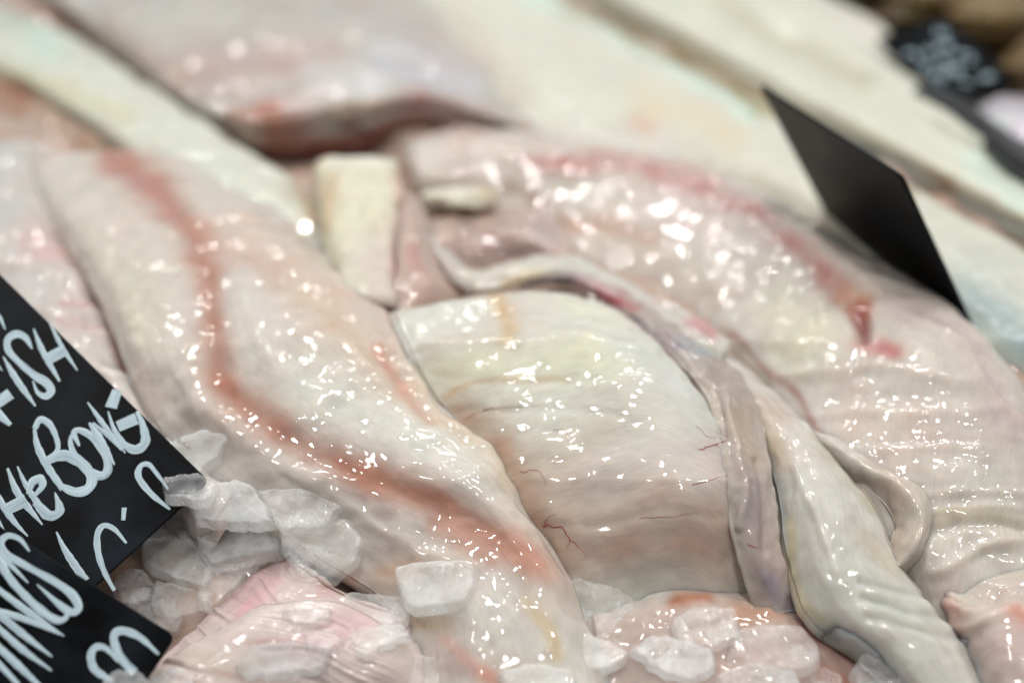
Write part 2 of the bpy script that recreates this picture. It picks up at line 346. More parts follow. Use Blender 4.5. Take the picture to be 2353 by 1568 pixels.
kd = (np.clip((gx - 1930) / 120, 0, 1) * np.clip((330 - gy) / 100, 0, 1)).reshape(-1, 1); colb = colb * (1 - kd) + lin((70, 62, 44)) * kd
ca = me.color_attributes.new('Col', 'FLOAT_COLOR', 'POINT'); ca.data.foreach_set('color', np.c_[colb, np.ones(len(colb))].astype(np.float32).ravel())
ul = me.uv_layers.new(name='grain'); li = np.empty(len(me.loops), np.int32); me.loops.foreach_get('vertex_index', li); ul.data.foreach_set('uv', (bq[li][:, :2] * 100).astype(np.float32).ravel())
BV['bed'] = BVHTree.FromPolygons([tuple(v) for v in bq], [tuple(int(i) for i in f) for f in grid_faces(260, 220)])
bed = link('filler_bed', me, MAT_LONG); tag(bed, 'flesh-coloured filler layer added under the fillets', 'added filler', kind='stuff')

# ================================================================== FISH
GR = 'raw fish pieces heaped on the counter'
# ---- far cream fillets (top right)
loft('cream_fillet', [
    z_rail([(1240, -90), (1370, 5), (1545, 108), (1750, 222), (1920, 315), (2120, 425), (2320, 535), (2500, 640)], 0.7),
    z_rail([(1330, -100), (1470, 0), (1640, 90), (1830, 190), (2000, 290), (2180, 390), (2400, 505), (2550, 580)], 2.0),
    z_rail([(1470, -100), (1640, 0), (1780, 90), (1975, 195), (2100, 285), (2250, 360), (2440, 460), (2570, 530)], 1.55),
    z_rail([(1600, -100), (1780, 0), (1920, 90), (2070, 190), (2190, 272), (2300, 340), (2470, 440), (2600, 520)], 2.1),
    z_rail([(1730, -100), (1890, -15), (2030, 65), (2115, 185), (2225, 258), (2335, 345), (2500, 430), (2640, 510)], 1.2)],
    (204, 204, 188), (198, 198, 184), [
    ([(1650, 0), (1780, 85), (1990, 190)], 26, (176, 172, 150), .7), ([(1380, 20), (1740, 215)], 16, (190, 170, 130), .6), ([(1950, 40), (2050, 90)], 40, (222, 214, 204), .6),
    ([(2130, 425), (2170, 430)], 26, (150, 112, 84), .8), ([(2240, 380), (2400, 490)], 30, (200, 220, 208), .6)],
    mat=MAT_SMOOTH, label='cream fish fillet at the back, running under the far black card', group=GR, key='F5', flush=.12, seed=1, noise=(.07, .03))
loft('cream_fillet', [
    z_rail([(840, -60), (990, 110), (1180, 310), (1450, 400), (1750, 480), (1950, 600), (2200, 800), (2420, 960)], 0.3),
    z_rail([(930, -80), (1090, 80), (1290, 220), (1500, 300), (1740, 390), (1960, 500), (2200, 650), (2420, 800)], 1.5),
    z_rail([(1070, -90), (1220, 40), (1420, 160), (1620, 255), (1820, 355), (2020, 460), (2240, 590), (2440, 700)], 1.7),
    z_rail([(1170, -90), (1300, 8), (1505, 115), (1735, 236), (1900, 328), (2100, 435), (2300, 545), (2480, 640)], 1.2)],
    (203, 203, 188), (198, 197, 184), [
    ([(1220, -20), (1330, 30), (1540, 140), (1720, 240)], 24, (196, 222, 212), .8), ([(1480, 230), (1680, 310)], 40, (205, 188, 158), .5),
    ([(1470, 290), (1490, 300)], 26, (196, 150, 132), .7), ([(1050, 40), (1190, 230)], 40, (190, 180, 165), .6), ([(2230, 690), (2400, 830)], 90, (150, 168, 172), .7),
    ([(1280, 20), (1500, 120), (1740, 245), (2100, 440)], 9, (150, 140, 100), .8), ([(1220, 330), (1500, 380)], 50, (206, 200, 198), .6)],
    mat=MAT_SMOOTH, label='broad cream fish fillet lying behind the arched fillet with the red line', group=GR, key='F4', flush=.12, seed=2, noise=(.07, .03))
# ---- far pink fillet (top middle)
loft('pink_fillet', [
    z_rail([(40, -60), (300, -150), (620, -170), (900, -130), (1060, 40), (1220, 260)], [.5, .6, .6, .5, .4, .4]),
    z_rail([(110, -20), (320, -30), (600, -10), (860, 20), (1050, 130), (1200, 275)], [1.4, 2.4, 2.7, 2.5, 1.8, 1.0]),
    z_rail([(180, 30), (350, 90), (580, 110), (830, 120), (1040, 185), (1190, 285)], [1.6, 2.8, 3.1, 2.9, 2.2, 1.2]),
    z_rail([(250, 95), (390, 180), (560, 225), (780, 215), (1000, 215), (1180, 288)], [1.6, 2.6, 2.8, 2.9, 2.3, 1.2]),
    z_rail([(290, 130), (430, 238), (590, 290), (790, 250), (1000, 232), (1175, 292)], [1.3, 2.0, 2.2, 2.5, 2.1, 1.0]),
    z_rail([(320, 150), (450, 265), (600, 328), (800, 330), (990, 275), (1170, 298)], [.8, .8, .6, .5, .6, .4])],
    (186, 182, 174), (178, 174, 168), [
    ([(420, 170), (560, 160), (740, 150)], 60, (176, 146, 140), .7), ([(720, 170), (860, 200)], 35, (208, 206, 206), .7), ([(590, 268), (620, 275)], 20, (165, 92, 82), .9),
    ([(620, 315), (760, 310), (880, 280), (960, 245)], 32, (140, 88, 76), .95), ([(640, 338), (780, 335), (880, 310)], 24, (112, 66, 58), .9), ([(980, 245), (1170, 290)], 26, (160, 122, 110), .9), ([(520, 262), (640, 290)], 22, (160, 124, 104), .7), ([(760, 255), (860, 232)], 14, (200, 186, 166), .8),  # dark red-brown along the front wall stands in for its underside shadow
    ([(880, 40), (1000, 120)], 60, (185, 175, 172), .5), ([(900, 150), (1080, 200)], 50, (190, 190, 198), .6), ([(270, 80), (420, 170)], 30, (160, 140, 125), .6)],
    mat=MAT_FAR, label='thick greyish pink fish fillet at the back, upper left of the picture', group=GR, key='F3', flush=.5, seed=3, noise=(.2, .09))
# ---- long cream strip (top left)
loft('cream_strip', [
    z_rail([(-150, 10), (0, 70), (180, 140), (350, 250), (520, 360), (660, 440), (770, 520)], .5),
    z_rail([(-150, -30), (20, 20), (200, 100), (380, 225), (540, 330), (680, 415), (775, 500)], [1.8, 1.8, 1.9, 1.9, 1.8, 1.6, 1.2]),
    z_rail([(-150, 20), (0, 70), (170, 150), (340, 260), (500, 375), (630, 450), (755, 520)], [2.1, 2.2, 2.3, 2.3, 2.2, 2.0, 1.4]),
    z_rail([(-150, 88), (0, 140), (145, 222), (300, 328), (440, 428), (580, 508), (735, 572)], [1.7, 1.8, 1.9, 1.9, 1.8, 1.6, 1.2]),
    z_rail([(-150, 140), (0, 185), (135, 258), (280, 355), (410, 452), (550, 540), (715, 605)], .8)],
    (200, 204, 190), (206, 206, 192), [
    ([(80, 45), (110, 90)], 50, (188, 212, 200), .7), ([(0, 150), (180, 215), (280, 275)], 22, (200, 196, 160), .7), ([(690, 430), (730, 500)], 34, (168, 142, 112), .85),
    ([(0, 0), (40, 20)], 60, (150, 156, 150), .6)],
    mat=MAT_FAR, label='long pale cream fish strip slanting down from the top left corner', group=GR, key='F2', flush=.12, seed=4, noise=(.08, .05))
loft('brown_fish_piece', [
    z_rail([(-150, 130), (0, 165), (140, 235), (270, 310), (380, 400)], .9),
    z_rail([(-150, 200), (0, 230), (120, 270), (230, 330), (340, 410)], 1.1),
    z_rail([(-150, 280), (-10, 300), (80, 330), (180, 365), (300, 430)], .5)],
    (158, 132, 112), (150, 128, 104), [([(0, 190), (60, 220)], 40, (140, 88, 68), .8), ([(90, 255), (160, 300)], 30, (176, 158, 140), .6)],  # tan-brown base includes the shade of the hollow it lies in
    label='brownish fish piece in the hollow under the long cream strip', group=GR, key='BR', seed=5, M=40, NN=80)
# ---- far left piece behind the lettered card
loft('pale_pink_fillet', [
    z_rail([(-260, 330), (-240, 560), (-120, 760), (60, 940), (240, 1110), (420, 1260)], .3),
    z_rail([(-120, 320), (-90, 500), (0, 700), (140, 880), (300, 1050), (480, 1220)], 1.5),
    z_rail([(20, 320), (60, 460), (130, 620), (220, 800), (350, 980), (520, 1160)], 1.8),
    z_rail([(90, 330), (150, 470), (215, 620), (290, 780), (390, 940), (540, 1100)], 1.0),
    z_rail([(140, 350), (210, 480), (270, 620), (340, 770), (440, 920), (580, 1060)], .5)],
    (196, 184, 178), (192, 188, 184), [
    ([(60, 560), (170, 580), (230, 690)], 26, (200, 160, 158), .7), ([(170, 540), (200, 600)], 16, (178, 160, 122), .8), ([(232, 690), (246, 694)], 15, (168, 100, 54), .95), ([(150, 690), (240, 698)], 12, (186, 142, 132), .7),
    ([(250, 730), (290, 820), (340, 930)], 11, (170, 118, 106), .85), ([(140, 735), (240, 750)], 9, (190, 152, 148), .6), ([(20, 360), (20, 480)], 50, (184, 186, 182), .7)],
    dents=[([(90, 600), (200, 640)], 16, .08), ([(60, 680), (180, 740)], 16, .08), ([(120, 800), (260, 860)], 16, .08)],
    mat=MAT_LONG, label='pale pink fish fillet beside the black card lettered FISH', group=GR, key='F0', seed=6, noise=(.14, .08))
# ---- arched fillet with the red line (right)
F6 = loft('arched_fillet', [
    z_rail([(1010, 580), (1100, 590), (1250, 640), (1420, 690), (1580, 760), (1680, 840), (1760, 950), (1850, 1080), (1950, 1220), (2040, 1340), (2120, 1450), (2160, 1640)], [.1, .1, .1, .1, .2, .4, .7, 1.1, 1.3, 1.3, 1.2, 1.0]),
    z_rail([(975, 470), (1110, 480), (1275, 540), (1450, 600), (1610, 680), (1720, 770), (1820, 890), (1920, 1020), (2040, 1160), (2120, 1290), (2200, 1410), (2250, 1640)], [.7, .7, .8, .9, 1.0, 1.3, 1.6, 1.9, 2.05, 2.0, 1.8, 1.5]),
    z_rail([(960, 400), (1130, 405), (1300, 450), (1480, 510), (1650, 590), (1780, 675), (1900, 790), (2010, 920), (2130, 1070), (2220, 1210), (2300, 1340), (2350, 1640)], [1.9, 1.8, 1.6, 1.6, 1.8, 2.1, 2.4, 2.5, 2.4, 2.2, 2.0, 1.8]),
    z_rail([(945, 345), (1120, 335), (1320, 365), (1520, 405), (1700, 465), (1840, 550), (1975, 660), (2110, 780), (2230, 915), (2320, 1060), (2390, 1200), (2440, 1640)], [2.1, 2.5, 2.6, 2.7, 2.8, 2.9, 3.0, 3.0, 2.8, 2.5, 2.2, 1.9]),
    z_rail([(945, 318), (1110, 298), (1310, 318), (1530, 358), (1730, 425), (1890, 528), (2040, 612), (2190, 715), (2300, 830), (2390, 970), (2470, 1150), (2530, 1640)], [1.6, 2.0, 2.2, 2.3, 2.3, 2.3, 2.3, 2.2, 2.0, 1.8, 1.6, 1.4]),
    z_rail([(960, 325), (1110, 310), (1310, 330), (1530, 372), (1720, 440), (1880, 545), (2030, 635), (2170, 735), (2280, 850), (2400, 1000), (2490, 1160), (2560, 1640)], .3)],
    (204, 196, 186), (200, 194, 184), [
    ([(1240, 362), (1420, 375), (1560, 412), (1700, 470), (1800, 535), (1860, 590), (1930, 655)], 32, (168, 118, 112), .85),
    ([(1100, 300), (1050, 320)], 34, (198, 158, 144), .7), ([(1060, 330), (1080, 400)], 60, (184, 166, 160), .5),
    ([(1290, 500), (1420, 520), (1500, 550)], 30, (176, 136, 116), .7), ([(1180, 430), (1260, 470), (1300, 500)], 22, (140, 108, 96), .7), ([(1500, 460), (1720, 560)], 60, (204, 190, 186), .6), ([(1400, 560), (1600, 660)], 40, (184, 172, 158), .6),
    ([(1940, 668), (1990, 690)], 26, (182, 126, 92), .7), ([(1985, 722), (1982, 768)], 22, (128, 38, 34), .95), ([(1960, 700), (2000, 705)], 13, (156, 80, 66), .8), ([(2030, 800), (2060, 812)], 24, (176, 110, 108), .8), ([(1960, 790), (2000, 800)], 20, (190, 130, 126), .7),
    ([(1800, 720), (1880, 760), (1760, 860)], 60, (204, 200, 178), .7), ([(1720, 800), (1830, 930), (1880, 1000)], 20, (206, 202, 200), .6),
    ([(2060, 700), (2200, 760), (2340, 960)], 36, (196, 176, 172), .6), ([(2240, 960), (2352, 1060)], 80, (176, 160, 156), .6), ([(2150, 1190), (2352, 1210)], 26, (188, 180, 154), .5), ([(2100, 1110), (2300, 1100)], 60, (186, 182, 172), .6),
    ([(1690, 780), (1760, 850), (1840, 940), (1900, 1050)], 10, (150, 106, 92), .7), ([(2230, 1290), (2352, 1280)], 60, (192, 184, 172), .5), ([(2150, 1340), (2210, 1420)], 40, (190, 170, 162), .5)],
    dents=[([(1240, 362), (1420, 375), (1560, 412), (1700, 470), (1800, 535), (1860, 590), (1950, 690)], 22, -.07), ([(1984, 725), (1984, 765)], 22, -.3), ([(1800, 870), (2000, 845), (2250, 870)], 12, .1), ([(1850, 960), (2300, 930)], 14, .06), ([(1900, 1040), (2250, 1030)], 14, .05),
           ([(2180, 760), (2290, 900), (2352, 960)], 12, .1), ([(2060, 1140), (2352, 1130)], 10, .08), ([(2100, 1180), (2352, 1170)], 9, .08), ([(2120, 1225), (2352, 1215)], 12, -.12), ([(2140, 1300), (2352, 1250)], 14, .12)] + [([(1880 + (y - 900) * .62 + 60, y + 8), (2120 + (y - 900) * .3, y + random.uniform(-12, 8)), (2420, y + random.uniform(-10, 14))], 7, (.022 if k % 2 else -.022) * random.uniform(0, 1.2)) for k, y in enumerate(range(905, 1330, 19))],
    mat=MAT_CROSS, label='large arched pale fish fillet with a red blood line along its back', group=GR, key='F6', flush=.28, seed=7, M=110, NN=240, noise=(.13, .06))
# ---- pieces in the hollow at the middle
loft('pink_fold', [
    z_rail([(960, 520), (1060, 470), (1200, 470), (1320, 540)], [.8, .9, .9, .8]),
    z_rail([(980, 580), (1080, 530), (1200, 530), (1310, 590)], [1.9, 1.7, 2.0, 1.6]),
    z_rail([(1010, 680), (1100, 640), (1210, 620), (1320, 640)], [.9, .9, .9, .8])],
    (182, 162, 150), (170, 150, 140), [([(1090, 560), (1150, 570)], 40, (150, 124, 120), .6), ([(990, 640), (1080, 660)], 50, (168, 142, 122), .8), ([(1240, 520), (1280, 560)], 30, (186, 170, 170), .6)],
    label='small pink fold of flesh in the hollow behind the white edge band', group=GR, key='PF', seed=8, M=40, NN=60, noise=(.3, .1))
loft('white_flake', [
    z_rail([(972, 440), (1040, 418), (1130, 425)], [1.5, 1.7, 1.6]), z_rail([(975, 452), (1045, 440), (1135, 440)], [1.9, 2.1, 1.9]), z_rail([(990, 462), (1060, 466), (1138, 460)], [1.7, 1.9, 1.6])],
    (216, 214, 200), (206, 202, 186), [([(1110, 440), (1140, 450)], 20, (196, 168, 120), .7)], label='small white flake of flesh just right of the cream cut block', group=GR, key='WF', seed=9, M=24, NN=40, lip=.1, noise=(.3, .12))
blk = loft('cream_block', [
    z_rail([(726, 392), (732, 480), (742, 560), (765, 650)], [2.5, 2.3, 2.2, 2.0]),
    z_rail([(740, 372), (752, 470), (770, 560), (800, 665)], [2.9, 2.8, 2.7, 2.5]),
    z_rail([(820, 362), (835, 460), (850, 560), (865, 680)], [3.0, 2.95, 2.85, 2.6]),
    z_rail([(898, 362), (905, 450), (905, 560), (905, 690)], [2.9, 2.8, 2.7, 2.4]),
    z_rail([(922, 384), (924, 460), (924, 560), (922, 700)], [2.3, 2.2, 2.0, 1.8])],
    (208, 206, 184), (200, 196, 176), [([(760, 420), (745, 520)], 22, (184, 160, 130), .7), ([(915, 400), (915, 680)], 20, (198, 164, 152), .8), ([(860, 590), (870, 680)], 70, (196, 182, 176), .8), ([(900, 360), (760, 365)], 14, (216, 216, 202), .7), ([(915, 580), (915, 640)], 16, (184, 136, 132), .7)],
    mat=MAT_SMOOTH, label='cream squared-off cut end standing between the twisted and arched fillets', group=GR, key='B1', flush=.3, seed=10, M=50, NN=70, lip=.12, noise=(.14, .09))
loft('grey_pink_flesh', [
    z_rail([(905, 430), (912, 560), (910, 640), (880, 720)], [2.3, 2.3, 2.2, 1.7]),
    z_rail([(950, 450), (965, 580), (975, 650), (940, 720)], [2.2, 2.3, 2.2, 1.9]),
    z_rail([(1010, 560), (1050, 640), (1060, 690), (1000, 740)], [1.2, 1.4, 1.3, 1.0])],
    (182, 160, 150), (176, 158, 146), [([(960, 560), (965, 620)], 18, (176, 134, 128), .7)], label='greyish pink strip of flesh between the cut end and the white edge band', group=GR, key='GP', seed=11, M=40, NN=50)
# ---- white edge band over the central fillet
loft('edge_band', [
    z_rail([(985, 520), (1040, 590), (1100, 618), (1200, 596), (1320, 592), (1440, 645), (1570, 710), (1680, 780)], [1.6, 1.7, 1.8, 1.9, 1.9, 1.8, 1.7, 1.5]),
    z_rail([(985, 545), (1040, 615), (1100, 640), (1200, 612), (1320, 606), (1430, 660), (1555, 730), (1668, 800)], [1.9, 2.05, 2.1, 2.15, 2.15, 2.05, 1.95, 1.7]),
    z_rail([(990, 570), (1045, 645), (1110, 662), (1205, 636), (1318, 622), (1415, 676), (1535, 755), (1650, 825)], [1.8, 1.9, 2.0, 2.1, 2.2, 2.1, 2.0, 1.6])],
    (198, 194, 180), (192, 186, 180), [([(1150, 655), (1250, 645)], 16, (196, 170, 122), .7), ([(1600, 735), (1640, 760)], 16, (186, 120, 124), .7), ([(1000, 560), (1040, 610)], 24, (190, 176, 172), .6), ([(1350, 600), (1480, 650)], 14, (190, 196, 190), .6)],
    label='whitish rounded edge band curving above the central cut fillet', group=GR, key='EB', seed=12, M=36, NN=120, lip=.06, noise=(.12, .06))
# ---- central cut fillet
F8 = loft('central_fillet', [
    z_rail([(906, 713), (938, 785), (985, 880), (1060, 985), (1150, 1090), (1210, 1200), (1250, 1390)], [2.75, 2.6, 2.35, 2.1, 1.9, 1.75, .9]),
    z_rail([(1030, 694), (1060, 780), (1100, 880), (1175, 990), (1245, 1100), (1290, 1220), (1330, 1420)], [2.95, 3.0, 2.8, 2.5, 2.25, 1.95, .9]),
    z_rail([(1180, 673), (1220, 770), (1270, 880), (1330, 990), (1380, 1110), (1420, 1230), (1440, 1440)], [3.0, 3.15, 3.0, 2.75, 2.5, 2.1, .8]),
    z_rail([(1300, 672), (1380, 762), (1450, 870), (1510, 990), (1550, 1110), (1570, 1240), (1565, 1440)], [2.9, 3.2, 3.25, 3.1, 2.9, 2.2, .8]),
    z_rail([(1420, 712), (1515, 802), (1598, 902), (1650, 1010), (1690, 1120), (1700, 1240), (1690, 1430)], [2.6, 2.8, 2.85, 2.75, 2.55, 2.0, .8]),
    z_rail([(1430, 745), (1530, 830), (1620, 925), (1690, 1020), (1740, 1120), (1770, 1230), (1800, 1420)], [1.8, 2.1, 2.2, 2.1, 1.95, 1.6, .6])],
    (206, 204, 192), (200, 196, 186), [
    ([(920, 735), (960, 820)], 9, (226, 228, 228), .9), ([(960, 740), (1060, 720)], 40, (208, 208, 200), .6), ([(1150, 690), (1165, 730), (1160, 770)], 22, (192, 160, 118), .7), ([(1000, 850), (1150, 830), (1400, 820)], 50, (204, 204, 176), .6), ([(1430, 780), (1560, 880), (1620, 960)], 46, (200, 202, 198), .7), ([(1300, 690), (1420, 740)], 24, (216, 218, 192), .7),
    ([(1020, 900), (1120, 870), (1300, 868)], 7, (186, 162, 130), .6), ([(1000, 940), (1150, 935)], 30, (192, 178, 158), .5), ([(1060, 960), (1180, 1080), (1230, 1200), (1270, 1310)], 56, (168, 128, 106), .85), ([(1200, 1080), (1300, 1020), (1400, 1000)], 60, (188, 176, 160), .5),  # wide brown stroke: pink-brown flesh with the hollow's crease shade painted in
    ([(1330, 1130), (1500, 1150), (1650, 1180)], 80, (188, 164, 150), .7), ([(1300, 1250), (1500, 1260), (1650, 1270)], 70, (176, 146, 130), .8), ([(1400, 1080), (1550, 1030), (1600, 1060)], 50, (196, 186, 182), .5), ([(1640, 1000), (1690, 1150)], 30, (186, 170, 164), .5)],
    dents=[([(1230, 1190), (1270, 1320)], 30, -.12), ([(1000, 860), (1200, 872), (1450, 850)], 12, -.025), ([(1030, 930), (1200, 935), (1480, 960)], 11, -.03), ([(1080, 985), (1250, 990), (1300, 980)], 14, -.03), ([(960, 790), (1250, 770), (1500, 800)], 14, .05), ([(1250, 1190), (1450, 1190), (1650, 1175)], 14, -.03)],
    mat=MAT_CROSS, label='plump cream fillet with a squared cut top and fine blood vessels, in the centre', group=GR, key='F8', flush=.3, seed=13, M=120, NN=190, lip=.18, noise=(.08, .04))
# ---- purple membrane along the centre fillet's right side (its skin)
memb = loft('membrane', [
    z_rail([(1190, 660), (1310, 650), (1430, 720), (1540, 815), (1620, 905), (1650, 1010), (1660, 1120), (1690, 1240), (1715, 1340), (1740, 1420)], [1.7, 2.0, 2.2, 2.3, 2.6, 2.62, 2.5, 2.15, 1.75, 1.2]),
    z_rail([(1200, 648), (1315, 634), (1445, 702), (1560, 795), (1655, 890), (1690, 1010), (1710, 1120), (1735, 1240), (1765, 1330), (1790, 1410)], [2.0, 2.3, 2.4, 2.4, 2.7, 2.75, 2.65, 2.35, 2.0, 1.5]),
    z_rail([(1215, 636), (1325, 618), (1465, 690), (1590, 775), (1700, 860), (1750, 980), (1775, 1110), (1790, 1240), (1815, 1330), (1840, 1400)], [1.7, 2.0, 2.0, 2.0, 2.1, 2.25, 2.2, 2.05, 1.75, 1.3])],
    (178, 166, 156), (170, 158, 150), [
    ([(1630, 900), (1650, 1010), (1660, 1120), (1690, 1240), (1715, 1340)], 26, (190, 180, 166), .8), ([(1220, 650), (1300, 635), (1350, 640)], 14, (120, 118, 128), .8), ([(1330, 650), (1400, 690)], 16, (196, 156, 160), .8), ([(1370, 680), (1410, 695)], 10, (140, 46, 50), .9), ([(1450, 740), (1560, 800)], 20, (140, 128, 134), .8), ([(1570, 790), (1640, 820)], 14, (150, 158, 164), .8), ([(1420, 690), (1450, 705)], 12, (160, 80, 84), .7),
    ([(1640, 880), (1680, 940)], 24, (166, 152, 144), .7), ([(1690, 960), (1730, 1060)], 26, (184, 160, 136), .6), ([(1720, 1100), (1740, 1250)], 36, (158, 142, 144), .7), ([(1760, 1330), (1810, 1390)], 30, (140, 132, 144), .8), ([(1650, 990), (1670, 1010)], 14, (150, 140, 136), .5)],
    dents=[([(1660, 900), (1690, 1000), (1700, 1200)], 10, .1), ([(1740, 1050), (1760, 1250)], 12, -.1), ([(1640, 900), (1665, 1000)], 7, -.07)],
    mat=MAT_MEMBRANE, parent=F8, key='MB', seed=14, M=60, NN=190, lip=.03, noise=(.12, .09))
memb['label'] = 'purplish grey translucent membrane'
# ---- greenish white strip right of the membrane
loft('pale_strip', [
    z_rail([(1610, 800), (1735, 1000), (1785, 1110), (1800, 1220), (1825, 1330), (1870, 1420), (1980, 1500), (2080, 1600)], [.9, 1.9, 2.0, 2.0, 1.9, 1.8, 1.7, 1.6]),
    z_rail([(1625, 790), (1775, 980), (1830, 1090), (1865, 1200), (1895, 1310), (1945, 1400), (2050, 1490), (2150, 1600)], [1.3, 2.3, 2.55, 2.65, 2.65, 2.5, 2.35, 2.2]),
    z_rail([(1640, 785), (1810, 970), (1875, 1075), (1930, 1180), (1975, 1290), (2040, 1385), (2130, 1470), (2230, 1590)], [1.3, 2.3, 2.65, 2.75, 2.65, 2.5, 2.35, 2.2]),
    z_rail([(1655, 785), (1850, 970), (1920, 1065), (2005, 1165), (2048, 1270), (2115, 1365), (2190, 1450), (2290, 1590)], [.9, 1.9, 2.2, 2.2, 2.1, 2.0, 1.9, 1.8])],
    (200, 196, 188), (202, 200, 192), [
    ([(1740, 960), (1790, 1060)], 30, (192, 172, 146), .7), ([(1805, 1200), (1830, 1330), (1880, 1420), (1990, 1500)], 16, (190, 178, 146), .8), ([(1860, 1000), (1930, 1080), (2010, 1180)], 12, (176, 170, 144), .6), ([(1960, 1330), (2120, 1440)], 46, (184, 186, 176), .6), ([(1990, 1240), (2060, 1310)], 26, (196, 184, 160), .5), ([(1720, 890), (1790, 950)], 26, (176, 158, 144), .6)],
    dents=[([(1980, 1340), (2180, 1400)], 9, -.07), ([(1990, 1380), (2190, 1440)], 9, -.07), ([(2000, 1420), (2200, 1480)], 9, -.06), ([(1830, 1080), (1880, 1200), (1930, 1320)], 12, .06)],
    mat=MAT_LONG, label='long greenish white strip of fish right of the purplish membrane', group=GR, key='F9', flush=.15, seed=15, M=80, NN=190, lip=.16, noise=(.08, .05))
# ---- lower right flap and curl
loft('pink_fillet', [
    z_rail([(2040, 1300), (2110, 1380), (2180, 1470), (2230, 1640)], [.4, 1.0, 1.4, 1.2]),
    z_rail([(2090, 1290), (2170, 1360), (2250, 1450), (2310, 1640)], [.8, 2.0, 2.5, 2.4]),
    z_rail([(2180, 1280), (2260, 1340), (2350, 1420), (2420, 1640)], [1.0, 2.2, 2.8, 2.8]),
    z_rail([(2300, 1260), (2380, 1300), (2480, 1380), (2560, 1640)], [1.0, 2.2, 2.7, 2.6]),
    z_rail([(2420, 1240), (2500, 1270), (2600, 1340), (2700, 1640)], [.9, 1.3, 1.5, 1.4])],
    (196, 180, 172), (190, 180, 170), [([(2180, 1380), (2220, 1460)], 34, (196, 156, 148), .7), ([(2240, 1330), (2352, 1270)], 40, (190, 182, 166), .7), ([(2280, 1500), (2352, 1450)], 60, (200, 176, 172), .6), ([(2340, 1400), (2360, 1420)], 24, (190, 130, 112), .7)],
    dents=[([(2130, 1330), (2260, 1310)], 12, .08), ([(2150, 1365), (2300, 1360)], 12, -.08), ([(2200, 1440), (2340, 1380)], 14, .1)],
    mat=MAT_CROSS, label='glossy pink fish fillet filling the lower right corner', group=GR, key='F10', seed=16, M=80, NN=110, noise=(.13, .08))
loft('skin_flap', [
    z_rail([(1850, 970), (1950, 1022), (2060, 1068), (2130, 1118), (2152, 1190), (2128, 1265), (2075, 1310)], [1.6, 1.8, 1.9, 2.0, 2.0, 1.9, 1.7]),
    z_rail([(1858, 985), (1952, 1038), (2052, 1088), (2112, 1135), (2130, 1192), (2108, 1258), (2068, 1300)], [1.9, 2.3, 2.5, 2.55, 2.55, 2.45, 2.1]),
    z_rail([(1868, 1002), (1955, 1058), (2042, 1108), (2088, 1150), (2102, 1195), (2086, 1245), (2058, 1290)], [1.85, 2.3, 2.5, 2.55, 2.5, 2.4, 2.0]),
    z_rail([(1870, 1030), (1945, 1090), (2012, 1140), (2046, 1180), (2056, 1210), (2050, 1240), (2040, 1284)], [1.6, 1.85, 2.0, 2.05, 2.0, 1.95, 1.75])],
    (196, 186, 172), (190, 182, 168), [([(1860, 990), (1960, 1050)], 20, (204, 194, 190), .6), ([(2040, 1110), (2085, 1160)], 14, (186, 160, 150), .6)],
    mat=MAT_MEMBRANE, label='curled pale flap of skin hooked beside the greenish white strip', cat='fish skin', group=GR, key='CURL', seed=44, M=36, NN=90, lip=.04, noise=(.14, .07))
